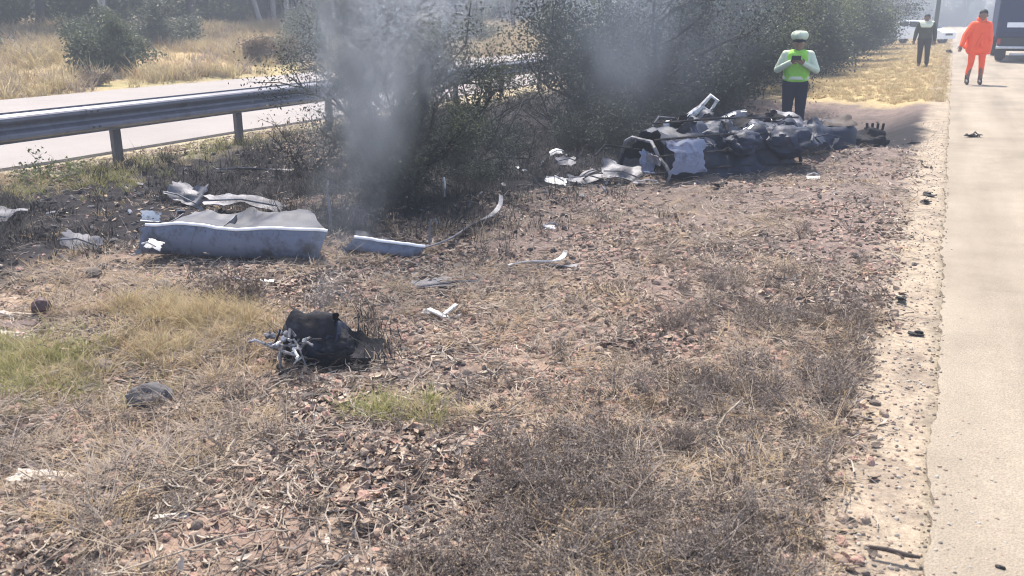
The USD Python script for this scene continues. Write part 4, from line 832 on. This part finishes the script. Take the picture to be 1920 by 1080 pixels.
# ------------------------------------------------------------------ vehicles and pole
tk = thing("truck", "dark navy truck at the right picture edge with white plate and pale bumper bars", "truck", (2.62, 36.6, 0.045), 0.0)
obj("cargo_body", box(2.45, 5.2, 2.35, (0, 2.6, 2.02), None, .05), "truck_blue", tk, smooth=30)
obj("rear_door", box(1.14, .05, 2.05, (-.585, -.022, 2.02), None, .015), "truck_blue", tk); obj("rear_door", box(1.14, .05, 2.05, (.585, -.022, 2.02), None, .015), "truck_blue", tk)
obj("lower_panel", box(2.3, .2, .38, (0, .14, .66), None, .03), "truck_black", tk)
obj("bumper_bar", box(2.35, .12, .09, (0, -.06, .50), None, .02), "bar_grey", tk); obj("step_bar", box(1.7, .10, .07, (.12, -.10, .27), None, .02), "bar_grey", tk)
obj("number_plate", box(.60, .02, .17, (-.62, -.06, 1.26), None, .005), "plate_white", tk)
for s in (-1, 1):
    obj("door_hinge", cat_([box(.10, .04, .05, (s * 1.13, -.06, z), None, .01) for z in (1.3, 2.0, 2.7)]), "truck_black", tk)
    obj("tail_light", box(.10, .05, .20, (s * 1.10, -.02, .70), None, .015), "tail_red", tk)
    w = thing_path = None
    tyre = xf(cat_([rcyl(.44, .26, 28, .05)]), (s * .98, .95, .44), ry=np.pi / 2); wh = obj("wheel", tyre, "rubber", tk, smooth=40)
    obj("rim", xf(rcyl(.24, .28, 18, .03), (s * .98, .95, .44), ry=np.pi / 2), "bar_grey", tk, smooth=40)
    obj("wheel", xf(rcyl(.44, .26, 28, .05), (s * .98, 6.2, .44), ry=np.pi / 2), "rubber", tk, smooth=40)
obj("chassis", box(1.0, 6.6, .25, (0, 3.4, .62)), "truck_black", tk); obj("axle", xf(rcyl(.09, 1.8, 12, .01), (0, .95, .44), ry=np.pi / 2), "truck_black", tk)
obj("cab", box(2.2, 1.7, 1.9, (0, 6.2, 1.55), None, .12), "truck_blue", tk, smooth=30)
obj("mud_flap", box(.34, .015, .40, (-.98, .38, .33), None, .005), "rubber", tk); obj("mud_flap", box(.34, .015, .40, (.98, .38, .33), None, .005), "rubber", tk)

cx, cy = -2.0, 63.0
cr = thing("car", "small white car parked far off on the verge beyond the olive-jacketed person", "car", (cx, cy, gz(cx, cy) + .02), math.radians(152))
side = np.array([(-2.05, .35), (-2.1, .72), (-1.9, .86), (-1.25, .95), (-.55, 1.40), (.75, 1.44), (1.45, 1.02), (2.0, .95), (2.08, .55), (2.0, .32)])
from shapely.geometry import Polygon
bodym = trimesh.creation.extrude_polygon(Polygon(side), 1.66, engine="earcut"); bodym.apply_transform(R([1, 0, 0], np.pi / 2)); bodym.apply_translation([0, .83, 0])
v = bodym.vertices; tz = np.clip((v[:, 2] - .95) / .5, 0, 1); v[:, 1] *= 1 - .18 * tz; bodym.vertices = v
obj("body", bodym, "car_white", cr)
obj("windscreen", xf(box(.78, 1.36, .02, (0, 0, 0), None, .004), (-.92, 0, 1.19), ry=-.575), "car_glass", cr); obj("rear_window", xf(box(.72, 1.34, .02), (1.12, 0, 1.25), ry=.545), "car_glass", cr)
for s in (-1, 1):
    obj("side_window", xf(trimesh.creation.extrude_polygon(Polygon([(-1.0, 1.0), (-.5, 1.34), (.1, 1.36), (.1, 1.0)]), .02, engine="earcut"), (0, s * .765 + .01, 0), rx=np.pi / 2 + s * .20 * 0), "car_glass", cr)
    obj("side_window", xf(trimesh.creation.extrude_polygon(Polygon([(.16, 1.0), (.16, 1.36), (.7, 1.36), (1.1, 1.04)]), .02, engine="earcut"), (0, s * .765 + .01, 0), rx=np.pi / 2), "car_glass", cr)
    obj("headlight", box(.06, .34, .14, (-2.06, s * .58, .68), None, .02), "bar_grey", cr)
    for xx in (-1.3, 1.3):
        w = obj("wheel", xf(rcyl(.31, .20, 22, .04), (xx, s * .76, .31), rx=np.pi / 2), "rubber", cr, smooth=40)
        obj("rim", xf(rcyl(.19, .21, 16, .02), (xx, s * .765, .31), rx=np.pi / 2), "bar_grey", cr, smooth=40)
obj("grille", box(.03, .8, .12, (-2.09, 0, .62), None, .01), "truck_black", cr)
px, py = -0.9, 58.0
po = thing("utility_pole", "thin dark roadside pole rising beyond the olive-jacketed person", "pole", (px, py, gz(px, py)))
obj("shaft", tube([(0, 0, -.3), (0, 0, 3.5), (.03, 0, 7.2)], [.13, .115, .085], 12), "pole_wood", po, smooth=40)
obj("crossarm", box(1.5, .09, .11, (.03, -.1, 6.8), None, .01), "pole_wood", po)
for s in (-.6, 0, .6): obj("insulator", xf(rcyl(.035, .14, 10, .01), (.03 + s, -.1, 6.92)), "bar_grey", po)

# ------------------------------------------------------------------ ground cover (uncountable)
def scatter(name, protos, pts, scale, kind_label, cat, rng, tilt=.15, lift=0.0, flat=False):
    pi = UsdGeom.PointInstancer.Define(stage, "/World/" + numbered("/World", name)); base = str(pi.GetPath()); rel = pi.CreatePrototypesRel()
    for k, (m, mt) in enumerate(protos):
        pr = usdkit.mesh(stage, f"{base}/{numbered(base, 'piece')}", m, M[mt]); rel.AddTarget(pr.GetPath())
    n = len(pts); z = height(pts[:, 0], pts[:, 1]) + lift
    z = np.where(pts[:, 0] > .15, np.maximum(z, .003 + .0), z)
    pi.CreatePositionsAttr(Vt.Vec3fArray.FromNumpy(np.c_[pts, z].astype(np.float32)))
    pi.CreateProtoIndicesAttr(Vt.IntArray.FromNumpy(rng.integers(0, len(protos), n).astype(np.int32)))
    yaw = rng.uniform(0, 2 * np.pi, n); tx, ty = rng.normal(0, tilt, n), rng.normal(0, tilt, n)
    from scipy.spatial.transform import Rotation
    q = (Rotation.from_euler("xy", np.c_[tx, ty]) * Rotation.from_euler("z", yaw)).as_quat()
    pi.CreateOrientationsAttr(Vt.QuathArray([Gf.Quath(float(a[3]), float(a[0]), float(a[1]), float(a[2])) for a in q]))
    s = rng.uniform(scale[0], scale[1], n)
    pi.CreateScalesAttr(Vt.Vec3fArray.FromNumpy(np.repeat(s[:, None], 3, 1).astype(np.float32)))
    tag(pi, kind_label, cat, kind="stuff")
def region(rng, n, x0, x1, y0, y1, dens, near=True):
    """n points, thinning with distance, kept where dens(x, y) beats a random number"""
    out = np.zeros((0, 2))
    while len(out) < n:
        k = n * 3; y = y0 * (y1 / y0) ** rng.uniform(0, 1, k) if near else rng.uniform(y0, y1, k); x = rng.uniform(x0, x1, k)
        ok = rng.uniform(0, 1, k) < dens(x, y); out = np.vstack([out, np.c_[x, y][ok]])
    return out[:n]
rng = np.random.default_rng(2024)
inview = lambda x, y: (x > -1.25 * y - 1.7) & (x < 0.25)
soilw = lambda x, y: (1 - 0.93 * burnt(x, y)) * (rng.uniform(0, 1, x.shape) < sstep(-.02, -.27, x + .4 * (fbm(x, y, 3.3, 12) - .5))) * inview(x, y)
def leafp(r, L, W, curl):
    u = np.linspace(-.5, .5, 5); P = []
    for a in u:
        w = W * math.sqrt(max(0, 1 - (2 * a) ** 2)) * .5 + .0005; P += [(a * L, -w, curl * (4 * a * a) * L + .3 * w), (a * L, 0, curl * (4 * a * a) * L), (a * L, w, curl * (4 * a * a) * L + .3 * w)]
    f = []
    for i in range(4):
        for j in range(2): p = i * 3 + j; f += [[p, p + 3, p + 4], [p, p + 4, p + 1]]
    return trimesh.Trimesh(np.array(P), np.array(f), process=False)
lit = [(leafp(0, .045, .020, .15), "litter_a"), (leafp(0, .035, .02, .3), "litter_b"), (leafp(0, .05, .012, .1), "litter_c"), (leafp(0, .03, .018, .25), "litter_d"), (leafp(0, .04, .016, -.2), "litter_a"), (leafp(0, .028, .014, .2), "clod_pink")]
clump = lambda x, y, s, sd, a=.42, b=.60: sstep(a, b, fbm(x, y, s, sd))
scatter("leaf_litter", lit, region(rng, 38000, -9, 0, 1.2, 14, lambda x, y: soilw(x, y) * (.08 + .92 * clump(x, y, 1.6, 61, .44, .6)) * (1 - .65 * sstep(5.5, 9, y))), (.35, 1.7), "brown, tan and grey dry leaves littering the verge", "leaf litter", rng, .45, .004)
tw = []
for k in range(5):
    r_ = np.random.default_rng(700 + k); p = np.cumsum(np.c_[np.full(5, .025), r_.normal(0, .006, 5), r_.normal(0, .004, 5)], 0); p -= p.mean(0); p[:, 2] += .006
    tw.append((tube(p, np.linspace(.0022, .0011, 5), 4, cap=False), ["stem_pale", "weed_dark", "litter_a", "litter_d", "litter_c"][k]))
scatter("dry_twigs", tw, region(rng, 15000, -9, 0, 1.2, 12, lambda x, y: soilw(x, y) * (.2 + .8 * clump(x, y, 1.7, 62))), (.5, 1.9), "thin dry twigs and stalks strewn over the verge", "twigs", rng, .25, .006)
cl = [(lump(800 + k, .018, 2 if k < 2 else 1, .35, 2.2, (1.2, 1, .75)), ["clod", "clod_pink", "clod", "litter_d", "litter_b"][k]) for k in range(5)]
scatter("earth_crumbs", cl, region(rng, 9000, -9, 0, 1.2, 14, lambda x, y: soilw(x, y) * (.15 + .85 * clump(x, y, 1.3, 63)) * (1 - .6 * sstep(6, 9, y))), (.2, 1.3), "crumbs and clods of brown earth on the verge", "earth crumbs", rng, .6, .004)
pb = [(lump(820 + k, .008, 1, .3, 2, (1.2, 1, .7)), ["pebble", "clod", "pebble_dark", "litter_a"][k]) for k in range(4)]
def gravelw(x, y): return (x > -.25) & (x < .75 if False else x < .70) & (rng.uniform(0, 1, x.shape) < np.where(x < .16, .9, np.clip(.5 * np.exp(-(x - .16) / .25) * sstep(4.6, 2.8, y), 0, 1) + .012))
scatter("gravel", pb, region(rng, 3200, -.28, .7, 1.6, 16, lambda x, y: gravelw(x, y) * 1.0), (.15, 1.1), "small pale and dark stones along the shoulder and road edge", "gravel", rng, .5, .002)
# dry grass of the verge
gt = [(blades(np.random.default_rng(900 + k), 26, .06, .02, .07, .0017, 2.6), ["straw_grey", "straw_tan", "straw_grey", "weed_grey"][k]) for k in range(4)]
scatter("dry_grass", gt, region(rng, 4300, -9, -.1, 1.3, 16, lambda x, y: soilw(x, y) * (1 - .6 * sstep(6, 9, y)) * (.06 + clump(x, y, 1.5, 64, .45, .60)) ), (.4, 1.25), "short bleached grass tufts of the verge", "dry grass", rng, .2)
# grey-brown weeds thick near the shoulder
def weed(seed, h):
    r_ = np.random.default_rng(seed); ms = []; tips = []
    for k in range(9):
        a = r_.uniform(0, 6.3); d = np.array([math.cos(a), math.sin(a), 1.0 + r_.uniform(0, 1.2)]); d /= np.linalg.norm(d); p = [np.zeros(3)]
        for i in range(4): d = d + r_.normal(size=3) * .22; d /= np.linalg.norm(d); p.append(p[-1] + d * h / 4 * r_.uniform(.7, 1.1))
        ms.append(tube(p, np.linspace(.0022, .001, 5), 3, cap=False)); tips += p[1:]
        for j in range(3):
            q = p[r_.integers(1, 5)]; e = q + r_.normal(size=3) * h * .2 + [0, 0, h * .1]; ms.append(tube([q, (q + e) / 2 + r_.normal(size=3) * .006, e], [.0013, .001, .0008], 3, cap=False)); tips += [e, e]
    tips = np.array(tips); return cat_(ms + [leaves(r_, tips[r_.integers(0, len(tips), 70)], .013, .006, aspect=.7)])
wd = [(weed(950 + k, [.13, .16, .10, .18, .12][k]), ["weed_grey", "weed_dark", "straw_grey", "weed_grey", "weed_dark"][k]) for k in range(5)]
scatter("dry_weeds", wd, region(rng, 1500, -4.5, -.16, 1.3, 9, lambda x, y: soilw(x, y) * np.clip(sstep(-1.5, -.7, x) * sstep(6.6, 4.0, y) * (.12 + .88 * clump(x, y, 1.2, 65, .42, .56)) + .05 * clump(x, y, 1.4, 66, .5, .6), 0, 1)), (.35, .85), "grey-brown dead weeds standing thick beside the shoulder", "dry weeds", rng, .2)
# green and tan patches on the left
gg = [(blades(np.random.default_rng(970 + k), 30, .06, .04, .11, .0018, .9), ["grass_green", "grass_green", "straw"][k]) for k in range(3)]
scatter("green_grass", gg, np.vstack([rng.normal((-4.25, 2.75), (.36, .18), (340, 2)), rng.normal((-2.0, 3.05), (.13, .10), (36, 2)), rng.normal((-8.0, 6.2), (.3, .9), (260, 2)), rng.normal((-8.2, 9.2), (.25, .9), (120, 2))]), (.5, 1.2), "patches of yellow-green grass", "green grass", rng, .15)
tg = [(blades(np.random.default_rng(980 + k), 34, .05, .06, .16, .0017, 1.0), ["straw_tan", "straw"][k]) for k in range(2)]
scatter("tan_grass", tg, np.vstack([rng.normal((-3.95, 3.75), (.28, .14), (240, 2)), rng.normal((-3.6, 3.3), (.3, .2), (70, 2))]), (.5, 1.2), "tan grass clump in front of the wing panel", "tan grass", rng, .2)
# straw verge ahead and dry grass of the far bank
vg = [(blades(np.random.default_rng(990 + k), 30, .10, .04, .12, .0035, .9), ["straw", "straw", "straw_tan"][k]) for k in range(3)]
scatter("straw_verge", vg, region(rng, 9000, -5.5, .05, 18, 90, lambda x, y: (y + .6 * x > 19.6) * 1.0), (.5, 1.1), "cut yellow straw grass covering the verge ahead", "straw grass", rng, .15)
bg = [(blades(np.random.default_rng(1000 + k), 34, .22, .15, .50, .009, .8), ["straw", "straw_tan", "straw_grey", "straw"][k]) for k in range(4)]
scatter("bank_grass", bg, region(rng, 9000, -32, -17.3, 8, 75, lambda x, y: .15 + .85 * clump(x, y, .5, 67, .4, .58), False), (.5, 1.3), "tall dry yellow grass on the bank beyond the far road", "bank grass", rng, .15)
# char crumbs and metal fragments on the burnt ground
cf = [(lump(1010 + k, .02, 1, .4, 2.2, (1.3, 1, .6)), ["char", "char", "dark_stone"][k]) for k in range(3)]
scatter("char_crumbs", cf, region(rng, 3500, -8.4, -1, 3, 19, lambda x, y: burnt(x, y) * 1.0), (.3, 1.5), "black burnt crumbs covering the scorched ground", "char", rng, .6)
mf = [(sheet(1020 + k, .07, .04, .02, n=6, ragged=.5), ["ash_metal", "ash_metal", "bare_alloy", "char"][k]) for k in range(4)]
scatter("metal_fragments", mf, np.vstack([region(rng, 150, -7.5, -1, 5, 15, lambda x, y: burnt(x, y) * .9), rng.normal((-3.45, 9.6), (.45, .4), (120, 2)), rng.normal((-4.6, 12.0), (.8, .9), (70, 2)), rng.normal((-6.3, 5.8), (.5, .7), (25, 2))]), (.4, 1.6), "small pale metal fragments strewn around the wreck", "fragments", rng, .6, .02)
bt = [(blades(np.random.default_rng(1030 + k), 14, .06, .04, .15, .0016, .8), "burnt_twig") for k in range(3)]
scatter("burnt_stubble", bt, region(rng, 5500, -8.3, -1.5, 3.5, 18, lambda x, y: burnt(x, y) * clump(x, y, 1.2, 68)), (.5, 1.6), "black burnt grass stubble", "burnt grass", rng, .2)
# far wood behind the bank
wood = UsdGeom.PointInstancer.Define(stage, "/World/distant_wood"); rel = wood.CreatePrototypesRel()
for k, (key, _) in enumerate(KINDS):
    x = UsdGeom.Xform.Define(stage, f"/World/distant_wood/wood_tree{'' if not k else '_%03d' % k}"); x.GetPrim().GetReferences().AddInternalReference(Kit.made[key].GetPath()); rel.AddTarget(x.GetPath())
sh = UsdGeom.Xform.Define(stage, "/World/distant_wood/wood_shrub"); sh.GetPrim().GetReferences().AddInternalReference(Kit.made["bank_shrub_olive"].GetPath()); rel.AddTarget(sh.GetPath())
pts = []; 
while len(pts) < 760:
    x, y = rng.uniform(-100, 30), rng.uniform(12, 215)
    if (x < -31 and rng.uniform() < math.exp((x + 31) / 25) * 1.2) or (y > 105 and x < -7) or (y > 150 and x < (y - 130) * .5 - 10 and x < .004 * (y - 95) ** 2 - 5): pts.append((x, y))
pts = np.array(pts); kinds = np.where(rng.uniform(0, 1, len(pts)) < .45, 3, rng.integers(0, 3, len(pts))).astype(np.int32)
wood.CreatePositionsAttr(Vt.Vec3fArray.FromNumpy(np.c_[pts, height(pts[:, 0], pts[:, 1])].astype(np.float32))); wood.CreateProtoIndicesAttr(Vt.IntArray.FromNumpy(kinds))
wood.CreateOrientationsAttr(Vt.QuathArray([Gf.Quath(math.cos(a), 0, 0, math.sin(a)) for a in rng.uniform(0, 3.14, len(pts))]))
s = np.where(kinds == 3, rng.uniform(1.6, 3.2, len(pts)), rng.uniform(.9, 1.5, len(pts))); wood.CreateScalesAttr(Vt.Vec3fArray.FromNumpy(np.repeat(s[:, None], 3, 1).astype(np.float32)))
tag(wood, "hazy mass of trees and undergrowth far behind the bank", "wood", kind="stuff")

# ------------------------------------------------------------------ smoke and haze
def smoke_mat(name, col, dens, scale, aniso=.1):
    return usdkit.material(stage, "/World/Looks/" + name, {"tc": ("texture_coordinate", {}), "len": ("vector_math", {"math_type": "length"}), "fall": ("map_range", {"range_type": "smoothstep", "from_min": 1.0, "from_max": 0.0, "to_min": 0.0, "to_max": 1.0, "clamp": True}),
        "g": ("geometry", {}), "mp": ("mapping", {"scale": (1, 1, .5)}), "n": ("noise_texture", {"scale": scale, "detail": 3, "roughness": .55, "distortion": .8}),
        "mr": ("map_range", {"from_min": .42, "from_max": .64, "to_min": .04, "to_max": 1.7, "clamp": True}), "m": ("math", {"math_type": "multiply"}), "m2": ("math", {"math_type": "multiply", "value2": dens}),
        "v": ("principled_volume", {"color": col, "anisotropy": aniso})},
        [("tc.object", "len.vector1"), ("len.value", "fall.value"), ("g.position", "mp.vector"), ("mp.vector", "n.vector"), ("n.fac", "mr.value"), ("mr.result", "m.value1"), ("fall.result", "m.value2"), ("m.value", "m2.value1"), ("m2.value", "v.density")], volume="v.volume")
def smoke(label, puffs, mt):
    """soft overlapping puffs of smoke: (centre, radii)"""
    t = thing("smoke", label, "smoke"); t.SetCustomDataByKey("kind", "stuff")
    for c, r in puffs:
        p = obj("puff", trimesh.creation.icosphere(subdivisions=3, radius=1.0), mt, t); x = UsdGeom.Xformable(p)
        x.AddTranslateOp().Set(Gf.Vec3d(*map(float, c))); x.AddScaleOp().Set(Gf.Vec3f(*map(float, r)))
    return t
smoke("grey smoke rising from the charred engine and drifting back through the scorched bush", [((-2.79, 3.62, .28), (.20, .22, .26)), ((-2.88, 3.9, .55), (.28, .34, .38)), ((-3.05, 4.3, .85), (.40, .50, .50)), ((-3.42, 5.05, 1.1), (.60, .75, .62)), ((-3.85, 5.85, 1.45), (.85, .95, .75)), ((-4.5, 6.7, 1.3), (.95, 1.0, .9)), ((-3.75, 6.5, 2.1), (.95, 1.1, .75)), ((-4.6, 7.3, 2.3), (1.2, 1.3, .9)), ((-5.3, 8.3, 1.5), (1.1, 1.3, 1.2)), ((-5.4, 10.5, 2.6), (1.2, 1.6, 1.1))], smoke_mat("smoke_near", (.36, .39, .44), .72, 3.2))
smoke("thin grey smoke drifting over the wreck and the burnt bushes", [((-4.2, 12.8, 1.2), (1.7, 2.0, 1.4)), ((-4.4, 15.8, 1.8), (2.2, 2.6, 2.0))], smoke_mat("smoke_drift", (.36, .41, .50), .19, .9))
HZ = box(330, 330, 22, (-60, 95, 22 / 2 - 3.0))
M["haze"] = usdkit.material(stage, "/World/Looks/haze", {"v": ("principled_volume", {"color": (.80, .86, .97), "density": .0032, "anisotropy": .0})}, volume="v.volume")
tag(obj("haze", HZ, "haze"), "pale smoky haze hanging in the air", "haze", kind="stuff")
